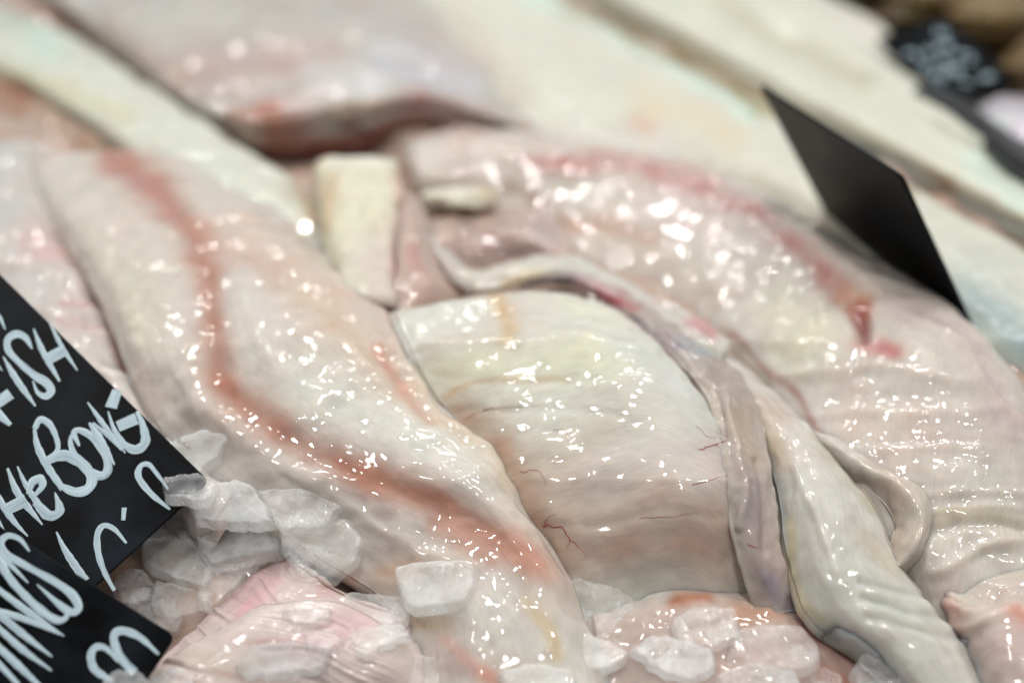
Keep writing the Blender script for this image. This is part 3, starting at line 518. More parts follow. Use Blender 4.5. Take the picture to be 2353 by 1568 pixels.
# ---- twisted fillet with the brown line (left)
F1 = loft('twisted_fillet', [
    z_rail([(60, 395), (120, 520), (200, 620), (250, 720), (300, 850), (350, 950), (430, 1060), (560, 1160), (720, 1270), (870, 1370), (930, 1470), (950, 1660)], [1.4, 1.6, 1.9, 2.0, 2.0, 1.9, 1.75, 1.6, 1.5, 1.4, 1.4, 1.4]),
    z_rail([(75, 365), (150, 480), (235, 590), (285, 690), (335, 820), (390, 920), (480, 1030), (610, 1125), (770, 1220), (920, 1310), (1000, 1420), (1040, 1660)], [1.9, 2.3, 2.5, 2.5, 2.4, 2.2, 2.0, 1.9, 1.85, 1.8, 1.9, 2.0]),
    z_rail([(140, 352), (240, 450), (330, 570), (380, 690), (410, 830), (470, 930), (570, 1020), (690, 1095), (830, 1160), (980, 1250), (1080, 1380), (1130, 1660)], [2.2, 2.6, 2.8, 2.8, 2.7, 2.6, 2.4, 2.3, 2.2, 2.1, 2.2, 2.3]),
    z_rail([(230, 345), (340, 440), (440, 560), (485, 700), (500, 840), (575, 940), (700, 1025), (835, 1090), (980, 1150), (1090, 1210), (1170, 1340), (1230, 1660)], [2.25, 2.6, 2.8, 2.85, 2.75, 2.6, 2.5, 2.45, 2.35, 2.25, 2.2, 2.3]),
    z_rail([(300, 340), (420, 430), (540, 540), (610, 670), (650, 800), (740, 890), (840, 970), (940, 1040), (1050, 1100), (1150, 1185), (1235, 1340), (1310, 1660)], [2.3, 2.7, 2.9, 3.1, 3.1, 3.0, 2.9, 2.8, 2.7, 2.5, 2.3, 2.3]),
    z_rail([(360, 338), (490, 420), (630, 530), (740, 640), (810, 760), (880, 850), (950, 930), (1030, 1000), (1110, 1065), (1185, 1165), (1275, 1340), (1380, 1660)], [2.1, 2.5, 2.7, 2.9, 2.9, 2.8, 2.7, 2.6, 2.5, 2.3, 2.1, 2.1]),
    z_rail([(420, 345), (560, 430), (700, 535), (820, 640), (895, 740), (945, 830), (1005, 915), (1080, 985), (1155, 1065), (1212, 1165), (1310, 1345), (1440, 1660)], [1.4, 1.7, 1.9, 2.1, 2.2, 2.2, 2.1, 2.0, 1.9, 1.8, 1.6, 1.6])],
    (200, 192, 184), (196, 188, 176), [
    ([(250, 345), (340, 420), (420, 510), (465, 600), (490, 700), (505, 850), (580, 945), (720, 1035), (850, 1095)], 40, (164, 116, 98), .92),
    ([(260, 370), (330, 430), (400, 490)], 24, (172, 128, 120), .7), ([(850, 1095), (1000, 1150), (1110, 1220), (1220, 1300)], 40, (178, 130, 110), .88), ([(1060, 1250), (1120, 1290)], 26, (180, 138, 120), .7), ([(1010, 1200), (1150, 1260), (1250, 1320)], 30, (196, 150, 134), .6),
    ([(440, 520), (530, 575), (640, 640)], 30, (184, 148, 132), .6), ([(560, 540), (700, 620), (820, 680)], 50, (198, 172, 156), .6), ([(700, 690), (800, 770), (880, 830), (960, 910)], 46, (198, 174, 152), .7), ([(880, 800), (930, 890), (990, 960)], 16, (186, 128, 112), .75), ([(850, 700), (930, 790)], 22, (192, 166, 156), .6), ([(1000, 960), (1100, 1040), (1180, 1120)], 22, (204, 180, 150), .6),
    ([(540, 680), (600, 800), (680, 850)], 46, (202, 196, 188), .6), ([(700, 900), (900, 960), (1080, 1080)], 52, (206, 206, 196), .75), ([(220, 560), (290, 660), (330, 760)], 46, (204, 198, 180), .6), ([(220, 470), (270, 560)], 30, (206, 198, 188), .5),
    ([(420, 980), (560, 1070), (720, 1170), (860, 1240)], 60, (188, 178, 172), .8), ([(900, 1270), (1100, 1340)], 40, (196, 182, 174), .7), ([(700, 1340), (800, 1340)], 30, (170, 116, 96), .6), ([(400, 1000), (520, 1100)], 34, (180, 174, 170), .7), ([(880, 1330), (960, 1300)], 30, (186, 146, 112), .5), ([(1050, 1420), (1180, 1460), (1300, 1520)], 90, (204, 200, 192), .8), ([(1205, 1385), (1245, 1430), (1270, 1500)], 20, (196, 176, 144), .75), ([(955, 1425), (1020, 1430)], 24, (184, 156, 122), .8), ([(1010, 1470), (1060, 1510), (1120, 1550)], 18, (206, 152, 134), .7), ([(1105, 1550), (1130, 1575)], 26, (186, 112, 92), .8), ([(990, 1510), (1080, 1545)], 20, (190, 162, 160), .6)],
    dents=[([(465, 600), (490, 700), (505, 850), (580, 945), (720, 1035), (850, 1095), (1000, 1150)], 26, -.06), ([(250, 345), (340, 420), (420, 510)], 24, -.05), ([(700, 680), (820, 770), (900, 850), (985, 950)], 26, -.1), ([(850, 700), (950, 850), (1040, 970), (1150, 1080)], 12, .08), ([(560, 690), (640, 850)], 22, .06),
           ([(760, 1130), (900, 1230), (1100, 1300)], 16, .08), ([(640, 1100), (800, 1200)], 10, -.05)],
    mat=MAT_LONG, label='long twisted pale fish fillet with a brownish pink line, left of the centre', group=GR, key='F1', flush=.3, seed=17, M=120, NN=240, lip=.16, noise=(.10, .06))
# ---- pieces along the bottom
loft('pinkish_flesh', [
    z_rail([(1360, 1400), (1480, 1350), (1620, 1320), (1760, 1335), (1880, 1405), (1990, 1500), (2080, 1600)], [.9, 1.0, 1.0, 1.0, 1.0, 1.0, .9]),
    z_rail([(1370, 1480), (1490, 1440), (1630, 1420), (1760, 1430), (1870, 1490), (1960, 1570), (2040, 1660)], [1.6, 1.7, 1.7, 1.6, 1.5, 1.4, 1.3]),
    z_rail([(1380, 1640), (1500, 1640), (1640, 1640), (1760, 1650), (1860, 1660), (1950, 1680), (2040, 1720)], [1.8, 1.9, 1.9, 1.8, 1.6, 1.5, 1.3])],
    (188, 172, 162), (182, 164, 156), [([(1420, 1390), (1540, 1360), (1650, 1325), (1740, 1320)], 26, (200, 192, 184), .85), ([(1690, 1400), (1790, 1400)], 26, (184, 134, 104), .6), ([(1850, 1420), (1960, 1500)], 26, (150, 92, 84), .8), ([(1800, 1380), (1860, 1410)], 14, (130, 112, 128), .7), ([(1890, 1540), (1950, 1568)], 30, (170, 110, 88), .7), ([(1550, 1380), (1620, 1370)], 16, (160, 96, 60), .8), ([(1600, 1520), (1800, 1540)], 50, (200, 170, 158), .6)],
    mat=MAT_LONG, label='pinkish flesh under the ice at the bottom, right of the middle', group=GR, key='F13', seed=19, M=60, NN=110, noise=(.14, .09))
wingA = loft('ribbed_wing', [
    z_rail([(655, 1280), (590, 1310), (510, 1385), (420, 1470), (340, 1540)], [.8, .8, .9, .9, .9]),
    z_rail([(700, 1310), (640, 1345), (560, 1410), (470, 1485), (400, 1560)], [1.4, 1.5, 1.6, 1.6, 1.5]),
    z_rail([(790, 1370), (740, 1410), (660, 1460), (590, 1520), (540, 1600)], [1.6, 1.7, 1.8, 1.8, 1.7]),
    z_rail([(960, 1430), (930, 1470), (880, 1510), (830, 1560), (800, 1640)], [1.4, 1.5, 1.6, 1.6, 1.5])],
    (206, 184, 180), (204, 190, 184), [([(640, 1275), (560, 1340), (480, 1410), (410, 1470)], 26, (206, 168, 170), .7), ([(620, 1330), (560, 1400)], 20, (214, 158, 164), .5), ([(700, 1430), (800, 1460)], 50, (206, 186, 186), .5), ([(740, 1350), (800, 1360)], 20, (176, 130, 120), .6)],
    mat=MAT_RIB, ribs=(.14, .03, 'across'), label='ribbed pinkish skate wing, the upper one beside the WINGS card', group=GR, key='SA', seed=21, M=80, NN=150, lip=.26, noise=(.06, .03))
wingB = loft('ribbed_wing', [
    z_rail([(600, 1390), (500, 1450), (410, 1500), (330, 1555), (250, 1640)], [2.0, 2.0, 1.9, 1.8, 1.8]),
    z_rail([(660, 1385), (580, 1440), (500, 1495), (430, 1550), (370, 1640)], [2.3, 2.35, 2.3, 2.2, 2.1]),
    z_rail([(780, 1385), (740, 1440), (680, 1500), (620, 1560), (570, 1650)], [2.2, 2.35, 2.4, 2.3, 2.2]),
    z_rail([(900, 1450), (900, 1490), (870, 1540), (820, 1590), (780, 1660)], [1.8, 2.0, 2.1, 2.0, 1.9]),
    z_rail([(990, 1500), (1000, 1530), (990, 1580), (950, 1630), (900, 1680)], [1.3, 1.4, 1.5, 1.5, 1.4])],
    (212, 200, 192), (206, 188, 184), [([(640, 1400), (740, 1400), (700, 1440)], 40, (216, 204, 198), .6), ([(420, 1520), (560, 1520)], 30, (206, 192, 178), .6), ([(560, 1470), (760, 1490)], 7, (186, 152, 140), .6), ([(480, 1540), (620, 1568)], 7, (190, 158, 142), .6), ([(700, 1500), (800, 1450), (840, 1440)], 46, (210, 178, 180), .7), ([(640, 1560), (900, 1560)], 40, (206, 188, 184), .6)],
    mat=MAT_RIB, ribs=(.15, .035, 'across'), label='ribbed whitish skate wing lying on top at the bottom left', group=GR, key='SB', seed=22, M=90, NN=160, lip=.12, noise=(.07, .03))

# ---- fine blood vessels of the central fillet, lying in its surface
MAT_VEIN = plain('blood_vessel', (0.26, 0.06, 0.05), 0.3, 0.3, 300)
veins = [([(1245, 1206), (1290, 1210), (1310, 1240), (1330, 1255), (1352, 1278)], .016), ([(1248, 1205), (1262, 1185), (1285, 1180)], .009), ([(1310, 1240), (1300, 1262)], .006),
         ([(1195, 1085), (1235, 1080), (1252, 1105), (1265, 1135)], .010), ([(1605, 1030), (1640, 1022), (1672, 1005), (1640, 992), (1610, 985)], .014), ([(1640, 1022), (1660, 1030)], .008), ([(1600, 980), (1625, 1000), (1665, 1006)], .008),
         ([(1270, 985), (1298, 990), (1306, 1012), (1290, 1035)], .008), ([(1060, 965), (1120, 940), (1200, 934), (1300, 930)], .006), ([(1110, 940), (1140, 938)], .012), ([(1590, 1112), (1640, 1100), (1680, 1085)], .010), ([(1470, 1190), (1540, 1186), (1620, 1172)], .008), ([(1720, 1250), (1750, 1262)], .012)]
for pts, r in veins:
    q = crom(np.c_[np.array(pts, float), np.zeros(len(pts))], len(pts) * 4)[:, :2]
    q = q + RNG.normal(0, 1.3, q.shape)
    hp = [hit(x, y, ('F8', 'MB')) for x, y in q]; hp = [h[0] for h in hp if h]
    if len(hp) < 4: continue
    hp = np.array(hp); L = len(hp)
    Vt, Ft, cc = tube_mesh(hp + [0, 0, -r * CM * .8], np.array([r, r * .9, r * .7, r * .3]) * CM * 1.5, 6, L * 2)
    me, c = mesh_from('blood_vessel', Vt, Ft); o = link('blood_vessel', me, MAT_VEIN); o.location = c
    o.parent = F8; o.matrix_parent_inverse = Matrix.Translation(-Vector(F8.location))

# ================================================================== CARDS
def card(name, p0, ex, ey, w, h, label, t=0.0011):
    ez = np.cross(ex, ey); ez /= np.linalg.norm(ez)
    V = []; r = .002
    prof = []
    for cx, cy, a0 in ((w - r, -h + r, -90), (w - r, -r, 0), (r, -r, 90), (r, -h + r, 180)):
        for k in range(5):
            a = math.radians(a0 + k * 22.5); prof.append((cx + r * math.cos(a), cy + r * math.sin(a)))
    n = len(prof); e = .0002
    for zz, ins in ((0, e), (-e, 0), (-t + e, 0), (-t, e)):
        for x, y in prof:
            cx, cy = w / 2, -h / 2
            V.append(p0 + ex * (x - ins * np.sign(x - cx)) + ey * (y - ins * np.sign(y - cy)) + ez * zz)
    F = [list(range(n)), list(range(4 * n - 1, 3 * n - 1, -1))]
    for k in range(3):
        for j in range(n): F.append([k * n + j, (k + 1) * n + j, (k + 1) * n + (j + 1) % n, k * n + (j + 1) % n])
    V = np.array(V); c = V.mean(0)
    me = bpy.data.meshes.new(name); me.from_pydata((V - c).tolist(), [], F); me.update()
    o = link(name, me, MAT_CARD); o.location = c; tag(o, label, 'price card', 'black price cards')
    BV['card%d' % len(BV)] = BVHTree.FromPolygons([tuple(v) for v in V], F)
    return o, ez
def letter(cardo, strokes, p0, n, name='letter', lift=.00012):
    V, F, UV = [], [], []
    for si, (pts, w) in enumerate(strokes):
        pts = np.array(pts, float); px = pts[:, 0] * .6184; py = 597.4 + pts[:, 1] * .6188
        w3 = plane_pt(px, py, p0, n)
        sc = np.linalg.norm(plane_pt(np.array([px[0] + 1]), np.array([py[0]]), p0, n)[0] - plane_pt(np.array([px[0]]), np.array([py[0]]), p0, n)[0]) * .6184
        ns = max(14, len(pts) * 8)
        cpt = crom_3(w3, ns) if len(pts) > 2 else w3[0] + (w3[1] - w3[0]) * np.linspace(0, 1, ns)[:, None]
        t = np.gradient(cpt, axis=0); t /= np.linalg.norm(t, axis=1, keepdims=True); s = np.cross(n, t)
        u = np.linspace(0, 1, ns); wd = np.array(w if isinstance(w, (list, tuple)) else [w * .35, w, w, w * .9, w * .4]) * sc * .52
        wd = np.interp(u, np.linspace(0, 1, len(wd)), wd) * (1 + .06 * np.sin(u * 40 + si))
        base = len(V); nc = 5
        Ls = np.r_[0, np.cumsum(np.linalg.norm(np.diff(cpt, axis=0), axis=1))] * 100
        for i in range(ns):
            for j in range(nc):
                q = j / (nc - 1) * 2 - 1
                V.append(cpt[i] + s[i] * wd[i] * q + n * (lift + si * .00004 + .00006 * (1 - q * q))); UV.append((Ls[i] + si * 3, q * 2.0))
        for i in range(ns - 1):
            for j in range(nc - 1):
                a = base + i * nc + j; F.append((a, a + 1, a + nc + 1, a + nc))
    me, c = mesh_from(name, np.array(V), F)
    ul = me.uv_layers.new(name='stroke'); UV = np.array(UV); li = np.empty(len(me.loops), np.int32); me.loops.foreach_get('vertex_index', li); ul.data.foreach_set('uv', UV[li].astype(np.float32).ravel())
    o = link(name, me, MAT_CHALK); o.location = c; o.parent = cardo; o.matrix_parent_inverse = Matrix.Translation(-Vector(cardo.location))
    return o
def set_card(corner, edge_to, tilt, z, w, h, name, label, roll=0.0):
    """right edge runs from edge_to (top) to corner (bottom right) in a plane that leans back"""
    p0 = P(np.array(corner[0]), np.array(corner[1]), z)
    n = np.array([math.sin(roll), -math.cos(tilt), math.sin(tilt)]); n /= np.linalg.norm(n)
    top = plane_pt(np.array([edge_to[0]]), np.array([edge_to[1]]), p0, n)[0]
    ey = top - p0; ey /= np.linalg.norm(ey); ex = np.cross(ey, n)
    o, ez = card(name, p0 - ex * w + ey * h, ex, ey, w, h, label)
    return o, p0, n
TA = math.radians(62)
cardA, pA, nA = set_card((480, 1104), (0, 630), TA, 2.15, .12, .14, 'price_card', 'black card reading FISH and ON THE BONE in white brush letters')
for L_ in [
    [([(125, 255), (160, 340), (222, 450)], [5, 20, 20, 8]), ([(185, 235), (235, 330), (288, 410)], [5, 16, 15, 5]), ([(170, 372), (240, 335)], [46, 46])],
    [([(120, 330), (95, 288), (60, 275), (30, 295), (32, 335), (70, 378), (125, 425), (172, 455), (190, 485), (170, 505), (140, 490), (122, 448)], [5, 22, 30, 26, 22, 22, 24, 30, 32, 28, 14, 4])],
    [([(12, 358), (60, 440), (132, 542)], [4, 22, 22, 6])],
    [([(-10, 530), (40, 495)], [44, 46]), ([(-20, 560), (40, 612)], [40, 14]), ([(-12, 385), (10, 412)], [10, 4])],
    [([(-30, 180), (0, 215), (20, 258)], [14, 14, 4])],
    [([(412, 548), (436, 482)], [44, 36]), ([(402, 562), (425, 630), (465, 690)], [5, 16, 24]), ([(460, 685), (505, 704), (540, 675), (530, 610), (508, 562)], [24, 36, 34, 22, 12]), ([(438, 618), (508, 588)], [42, 46])],
    [([(326, 528), (400, 630), (466, 716)], [5, 18, 16, 4]), ([(332, 604), (380, 680), (426, 760)], [8, 30, 24, 5]), ([(345, 605), (400, 650), (455, 705)], [10, 16, 10])],
    [([(295, 690), (275, 640), (300, 632), (345, 660), (392, 730), (400, 780), (372, 800), (320, 775), (278, 725), (262, 670), (275, 638)], [8, 22, 24, 24, 22, 30, 36, 26, 24, 20, 10])],
    [([(128, 625), (140, 690), (180, 770), (235, 850)], [10, 26, 26, 22]), ([(130, 625), (150, 592), (185, 610), (210, 660), (214, 705), (178, 742)], [20, 26, 22, 18, 18, 24]), ([(178, 745), (240, 725), (305, 755), (342, 810), (325, 850), (280, 860), (232, 840)], [26, 42, 40, 34, 38, 36, 22])],
    [([(65, 765), (95, 830), (140, 900), (190, 945)], [5, 18, 22, 20]), ([(105, 868), (120, 825), (148, 812), (158, 838), (125, 878)], [14, 30, 34, 22, 14]), ([(130, 900), (180, 948), (222, 930), (205, 862)], [20, 36, 34, 4])],
    [([(28, 772), (70, 870), (158, 982)], [8, 24, 24, 5]), ([(-20, 860), (45, 960), (104, 1025)], [24, 24, 5]), ([(25, 925), (98, 890)], [44, 50])],
    [([(-20, 940), (18, 1008)], [16, 6])],
    [([(632, 925), (560, 865), (515, 805), (522, 765), (552, 758), (585, 795), (625, 850)], [8, 18, 22, 24, 18, 14, 8])],
    [([(470, 1050), (425, 998), (385, 985), (362, 1020), (366, 1090), (390, 1160), (425, 1225)], [8, 16, 22, 24, 22, 18, 12])],
    [([(210, 1008), (245, 1080), (318, 1190)], [6, 26, 30])],
    [([(462, 918), (458, 965)], [18, 14])]]:
    letter(cardA, L_, pA, nA)
TB = math.radians(58)
cardB, pB, nB = set_card((403, 1459), (0, 1208), TB, 2.75, .11, .09, 'price_card', 'black card reading WINGS in white brush letters, in front of the other card')
for L_ in [
    [([(110, 1080), (75, 1036), (30, 1022), (2, 1050), (25, 1090), (100, 1135), (200, 1190), (268, 1240), (292, 1288), (268, 1305), (225, 1280), (138, 1203)], [6, 18, 26, 26, 24, 24, 26, 30, 30, 26, 16, 4])],
    [([(105, 1197), (50, 1140), (-5, 1085)], [5, 16, 16]), ([(-20, 1075), (30, 1170), (95, 1245), (165, 1308), (220, 1336), (250, 1318), (236, 1280)], [26, 30, 26, 26, 30, 26, 10])],
    [([(-20, 1210), (100, 1300), (238, 1394)], [20, 24, 5]), ([(-20, 1300), (90, 1330), (225, 1388)], [26, 22, 6]), ([(-20, 1300), (90, 1390), (194, 1470)], [24, 26, 6])],
    [([(-20, 1350), (80, 1440), (192, 1522)], [20, 24, 6])],
    [([(-20, 1420), (60, 1495), (150, 1580)], [24, 26, 14]), ([(-20, 1480), (70, 1575)], [22, 16])],
    [([(590, 1462), (525, 1402), (468, 1376), (432, 1380), (424, 1412), (450, 1475), (500, 1530)], [8, 18, 26, 30, 28, 28, 30])],
    [([(440, 1490), (395, 1440), (355, 1436), (338, 1470), (355, 1520), (420, 1562)], [8, 18, 26, 28, 26, 14])]]:
    letter(cardB, L_, pB, nB)
# the plain back of a card standing behind the arched fillet
def rect_card(a, b, cpx, za, zc, label, length):
    """corner a and the corner cpx below it take heights; the third corner follows from the right angle"""
    A_ = P(np.array(a[0]), np.array(a[1]), za); Cc = P(np.array(cpx[0]), np.array(cpx[1]), zc)
    ey = A_ - Cc; h = np.linalg.norm(ey); ey /= h
    d = ray(np.array(b[0]), np.array(b[1])); t = ((A_ - EYE) @ ey) / (d @ ey); B_ = EYE + d * t
    ex = B_ - A_; w = np.linalg.norm(ex); ex /= w
    return card('price_card', A_, ex, ey, w, length or h, label) + (A_, ex, ey, w, h)
cc_ = rect_card((1742, 196), (2068, 408), (1905, 508), 7.75, .75, 'plain black card back standing up behind the arched fillet', .066)
far = rect_card((2170, 38), (2345, 190), (2012, 88), 2.9, 2.9, 'black card with blurred bluish white writing at the top right', 0)
o, ez, A_, ex, ey, w, h = far
for row in range(3):
    for k in range(5):
        x0 = w * (.12 + .155 * k); y0 = -h * (.2 + .26 * row)
        base = A_ + ex * x0 + ey * y0
        zig = [(random.uniform(0, .12), random.uniform(-.2, 0)) for _ in range(random.randint(3, 5))]
        if random.random() < .2: continue
        pts = np.array([base + ex * (a * w) + ey * (b * h) + ez * .0002 for a, b in zig])
        Vt, Ft, _ = tube_mesh(pts, .0008, 6, 30)
        me, c = mesh_from('letter', Vt, Ft); q = link('letter', me, MAT_CHALK); q.location = c; q.parent = o; q.matrix_parent_inverse = Matrix.Translation(-Vector(o.location))

# ================================================================== FAR BACKGROUND, top right
tray_pts = [(2100, 210), (2210, 275), (2300, 350), (2420, 440)]
Vt = []
loft('tray_rim', [z_rail(tray_pts, 2.2), z_rail([(2115, 195), (2225, 255), (2315, 325), (2435, 415)], 2.5), z_rail([(2130, 185), (2240, 240), (2330, 310), (2450, 400)], 1.4)],
     (28, 30, 32), (22, 24, 26), mat=plain('black_tray', (.012, .013, .015), .35), label='black tray rim behind the cream fillets at the right', cat='tray', group=None, key='TR', M=20, NN=50, lip=.2, gain=1)
for k, (x, y, rx, ry, z, colr, nm, lb) in enumerate([
    (1990, -60, 120, 60, 1.2, (92, 92, 70), 'brown_shell', 'dull olive shellfish blurred at the top edge'), (2130, -20, 90, 60, 1.2, (120, 100, 62), 'brown_shell', 'brown shellfish above the far black card'),
    (2290, 20, 110, 70, 1.2, (134, 112, 74), 'brown_shell', 'tan shellfish in the top right corner'), (2400, 140, 100, 80, 1.3, (128, 106, 70), 'brown_shell', 'tan shellfish at the right edge beside the far card'), (2070, 30, 60, 40, .8, (84, 72, 44), 'brown_shell', 'small dark brown shellfish touching the cream fillet')]):
    loft(nm, [z_rail([(x - rx, y), (x, y - ry), (x + rx, y)], [z * .3, z * .3, z * .3]), z_rail([(x - rx, y + 8), (x, y - ry * .3), (x + rx, y + 8)], [z * .8, z * 1.6, z * .8]), z_rail([(x - rx, y + 16), (x, y + ry * .3), (x + rx, y + 16)], [z * .8, z * 1.6, z * .8]), z_rail([(x - rx, y + 24), (x, y + ry), (x + rx, y + 24)], [z * .3, z * .3, z * .3])],
         colr, [c_ * .8 for c_ in colr], label=lb, cat='shellfish', group='shellfish beyond the tray', key='SH%d' % k, M=24, NN=30, gain=.8, seed=30 + k, mat=MAT_SMOOTH)
loft('lilac_fish_piece', [z_rail([(2240, 250), (2310, 220), (2420, 225)], 1.2), z_rail([(2245, 275), (2320, 255), (2420, 265)], 2.0), z_rail([(2265, 300), (2340, 320), (2430, 360)], 1.6)],
     (196, 188, 196), (180, 172, 182), [([(2270, 270), (2310, 275)], 24, (206, 214, 210), .7)], label='pale lilac piece of fish right of the far black card', group=GR, key='LP', M=24, NN=40, seed=40)

# ================================================================== ICE
def ice(poly, thick, mat, label, z=None, tilt=(0, 0), rough=.5, name='ice_chunk', lift=0.0, sub=7):
    poly = np.array(poly, float); cx, cy = poly.mean(0)
    hh = [hit(x, y) for x, y in list(poly) + [(cx, cy)]]
    hh = [h for h in hh if h]
    nrm = np.mean([h[1] if h[1][2] > 0 else -h[1] for h in hh], 0); nrm = nrm / np.linalg.norm(nrm) * .5 + np.array([tilt[0], tilt[1], .6]); nrm /= np.linalg.norm(nrm)
    pc = hit(cx, cy)[0] + nrm * (thick * .6 + lift) * CM
    # outline resampled, a little ragged
    pl = np.r_[poly, poly[:1]]; seg = np.linalg.norm(np.diff(pl, axis=0), axis=1); Lc = np.r_[0, np.cumsum(seg)]
    n = 56; s = np.linspace(0, Lc[-1], n, endpoint=False)
    ring = np.stack([np.interp(s, Lc, pl[:, 0]), np.interp(s, Lc, pl[:, 1])], -1)
    for _ in range(1): ring = (np.roll(ring, 1, 0) + 2 * ring + np.roll(ring, -1, 0)) / 4
    ring = ring + rough * RNG.normal(0, 1, ring.shape) * 1.5 + rough * 3 * np.stack([np.sin(s * .11 + cx), np.cos(s * .13 + cy)], -1)
    w3 = plane_pt(ring[:, 0], ring[:, 1], pc, nrm); ctr = w3.mean(0)
    V = []; rings = []
    rad = np.linalg.norm(w3 - ctr, axis=1).mean()
    t = thick * CM * .72
    prof = [(k / sub, 0.0) for k in range(1, sub)] + [(1 - .06 * t / rad, 0), (1.0, -.08 * t), (1.05, -.5 * t), (1.09, -.92 * t), (1.0, -1.02 * t), (.6, -1.05 * t), (.25, -1.05 * t)]
    V.append(ctr)
    for sc, dz in prof:
        V.extend(ctr + (w3 - ctr) * sc + nrm * dz)
    V.append(ctr - nrm * 1.05 * t)
    V = np.array(V); sd = RNG.random() * 50
    dsp = vnoise(V * 100, 1.0, sd) * .045 + vnoise(V * 100, 4.5, sd + 2) * .012 * (0.4 + rough)
    V = V + nrm * (dsp * CM * min(1, thick / .4))[:, None]
    F = [(0, 1 + j, 1 + (j + 1) % n) for j in range(n)]
    Q = []
    for k in range(len(prof) - 1):
        a = 1 + k * n
        for j in range(n): Q.append((a + j, a + n + j, a + n + (j + 1) % n, a + (j + 1) % n))
    last = len(V) - 1; a = 1 + (len(prof) - 1) * n
    me = bpy.data.meshes.new(name); c = V.mean(0)
    T2 = [(last, a + (j + 1) % n, a + j) for j in range(n)]
    me.from_pydata((V - c).tolist(), [], F + Q + T2); me.update(); me.polygons.foreach_set('use_smooth', np.ones(len(me.polygons), bool))
    o = link(name, me, mat); o.location = c; tag(o, label, 'ice', 'ice chunks on the fish')
    o['group'] = 'loose ice chunks on the fish and cards'
    return o
ice([(355, 1330), (470, 1360), (480, 1400), (400, 1420), (345, 1390)], .5, ICE_MILK, 'dim grey ice piece under the bubbly lump at the card corner')
ice([(305, 1400), (370, 1370), (430, 1410), (400, 1450), (350, 1440)], .5, ICE_CLEAR, 'small clear ice bit beside the WINGS card corner')
ice([(470, 1300), (560, 1290), (600, 1280), (540, 1340), (490, 1390), (450, 1370)], .5, ICE_MILK, 'grey ice piece between the flat tiles and the ribbed wing')
ice([(372, 1095), (450, 1085), (500, 1110), (470, 1150), (380, 1140)], .5, ICE_MILK, 'grey ice piece under the big chunk at the FISH card corner')
ice([(590, 1125), (700, 1120), (780, 1160), (740, 1215), (640, 1215)], .45, ICE_MILK, 'wide faint sheet of ice above the round flat chunk')
ice([(405, 1005), (470, 985), (525, 1000), (500, 1040), (455, 1085), (420, 1100), (365, 1060), (380, 1030)], .7, ICE_WHITE, 'jagged ice chunk covering the corner of the FISH card', rough=.9)
ice([(325, 1235), (440, 1225), (455, 1260), (490, 1300), (470, 1345), (400, 1325), (330, 1290)], .5, ICE_WHITE, 'flat grey shard of ice below the ragged one on the black card')
ice([(285, 1205), (350, 1180), (400, 1185), (440, 1175), (455, 1205), (440, 1238), (350, 1235), (300, 1225)], .35, ICE_WHITE, 'thin ragged ice shard lying across the black card', rough=1.2, lift=.2)
ice([(275, 1315), (320, 1300), (350, 1330), (345, 1370), (310, 1390), (268, 1370), (260, 1340)], .9, ICE_CLEAR, 'bubbly clear ice lump at the edge of the two cards', rough=1.2, lift=.1)
ice([(432, 1140), (470, 1115), (540, 1100), (575, 1110), (600, 1145), (625, 1195), (560, 1200), (450, 1190)], .55, ICE_WHITE, 'tilted ice tile at the top of the pair beside the cards', rough=.8)
ice([(442, 1195), (500, 1175), (610, 1170), (640, 1200), (645, 1258), (560, 1275), (480, 1292), (455, 1245)], .6, ICE_WHITE, 'large flat whitish ice tile beside the bubbly lump', lift=.25, rough=.3)
ice([(640, 1200), (700, 1170), (790, 1175), (830, 1230), (820, 1280), (760, 1330), (690, 1310), (650, 1260)], .4, ICE_MILK, 'round flat warm toned ice chunk left of the clear tile')
ice([(905, 1302), (960, 1290), (1070, 1283), (1090, 1300), (1085, 1345), (1065, 1380), (950, 1396), (930, 1380)], .55, ICE_WHITE, 'clean four-sided frosted ice tile on the twisted fillet', rough=.15, lift=.05)
ice([(1280, 1335), (1360, 1318), (1400, 1330), (1450, 1370), (1470, 1410), (1430, 1450), (1370, 1480), (1330, 1440), (1290, 1390)], .6, ICE_MILK, 'rough lilac grey ice chunk below the central fillet', rough=.8)
ice([(1545, 1420), (1600, 1390), (1690, 1395), (1700, 1460), (1640, 1480), (1590, 1490), (1550, 1460)], .35, ICE_MILK, 'see-through ice sheet above the white flat chunk', rough=.8)
ice([(1690, 1445), (1750, 1430), (1840, 1435), (1880, 1480), (1885, 1515), (1840, 1535), (1740, 1530), (1680, 1500)], .45, ICE_MILK, 'flat pinkish ice slab right of the white flat chunk', rough=.2)
ice([(1450, 1490), (1500, 1455), (1560, 1465), (1640, 1495), (1640, 1530), (1590, 1560), (1520, 1540)], .4, ICE_WHITE, 'bright white flat ice chunk at the bottom middle', rough=.7, lift=.1)
ice([(1290, 1480), (1330, 1450), (1400, 1470), (1446, 1500), (1410, 1530), (1330, 1540)], .4, ICE_WHITE, 'white ice chunk just left of the bright white flat one', rough=.6)
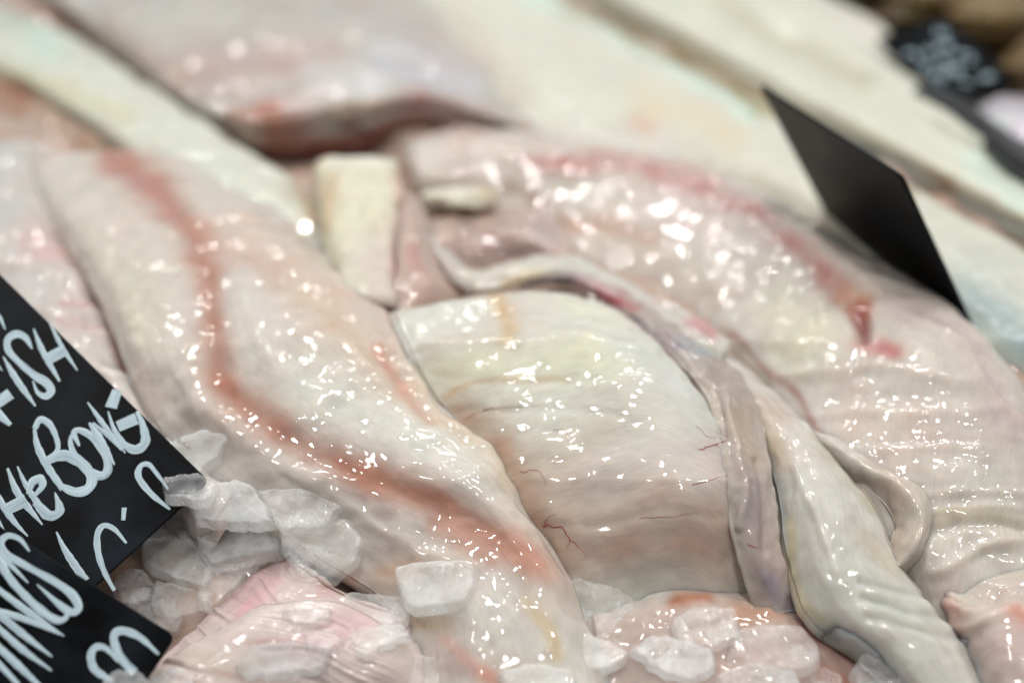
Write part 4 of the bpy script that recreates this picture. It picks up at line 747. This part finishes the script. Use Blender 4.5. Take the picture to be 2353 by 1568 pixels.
ice([(770, 1375), (800, 1356), (930, 1370), (935, 1420), (900, 1440), (780, 1420)], .35, ICE_MILK, 'flat lilac ice slab below the round warm chunk', rough=.4)
ice([(800, 1465), (830, 1440), (920, 1430), (945, 1455), (880, 1480), (840, 1508), (825, 1495)], .35, ICE_WHITE, 'pointed ice shard on the ribbed wing, near the bottom', rough=.8)
ice([(545, 1520), (580, 1480), (660, 1470), (760, 1480), (740, 1530), (640, 1550), (560, 1550)], .35, ICE_CLEAR, 'thin clear ice film on the lower ribbed wing', rough=.8)
ice([(880, 1530), (960, 1500), (1060, 1520), (1050, 1580), (920, 1590)], .4, ICE_MILK, 'milky ice chunk cut by the bottom edge, left of the red fleck', rough=.6)
ice([(1960, 1530), (1990, 1500), (2050, 1495), (2080, 1540), (2060, 1600), (1970, 1600)], .6, ICE_MILK, 'rough grey ice chunk at the bottom under the greenish strip', rough=1.0)
ice([(235, 1560), (270, 1535), (320, 1540), (340, 1565), (300, 1590), (240, 1590)], .35, ICE_WHITE, 'white ice sliver at the bottom of the WINGS card', rough=.6)
ice([(1650, 1545), (1720, 1520), (1830, 1540), (1840, 1600), (1680, 1610)], .4, ICE_WHITE, 'whitish ice piece at the bottom under the pinkish slab', rough=.7)
ice([(1150, 1540), (1230, 1520), (1320, 1540), (1320, 1600), (1170, 1600)], .4, ICE_WHITE, 'whitish ice piece at the bottom edge, right of the red fleck', rough=.7)
for poly, mt, lb in [
    ([(650, 1400), (700, 1375), (760, 1385), (750, 1420), (680, 1430)], ICE_MILK, 'milky ice flake at the top of the lower ribbed wing'),
    ([(700, 1450), (760, 1440), (790, 1465), (750, 1490), (705, 1480)], ICE_MILK, 'see-through ice flake left of the pointed shard'),
    ([(340, 1555), (400, 1530), (450, 1550), (430, 1590), (350, 1590)], ICE_WHITE, 'white ice flake next to the sliver at the WINGS card'),
    ([(1860, 1540), (1900, 1530), (1940, 1560), (1920, 1600), (1870, 1590)], ICE_MILK, 'milky ice flake left of the rough grey chunk at the bottom')]:
    ice(poly, .3, mt, lb, rough=.7)
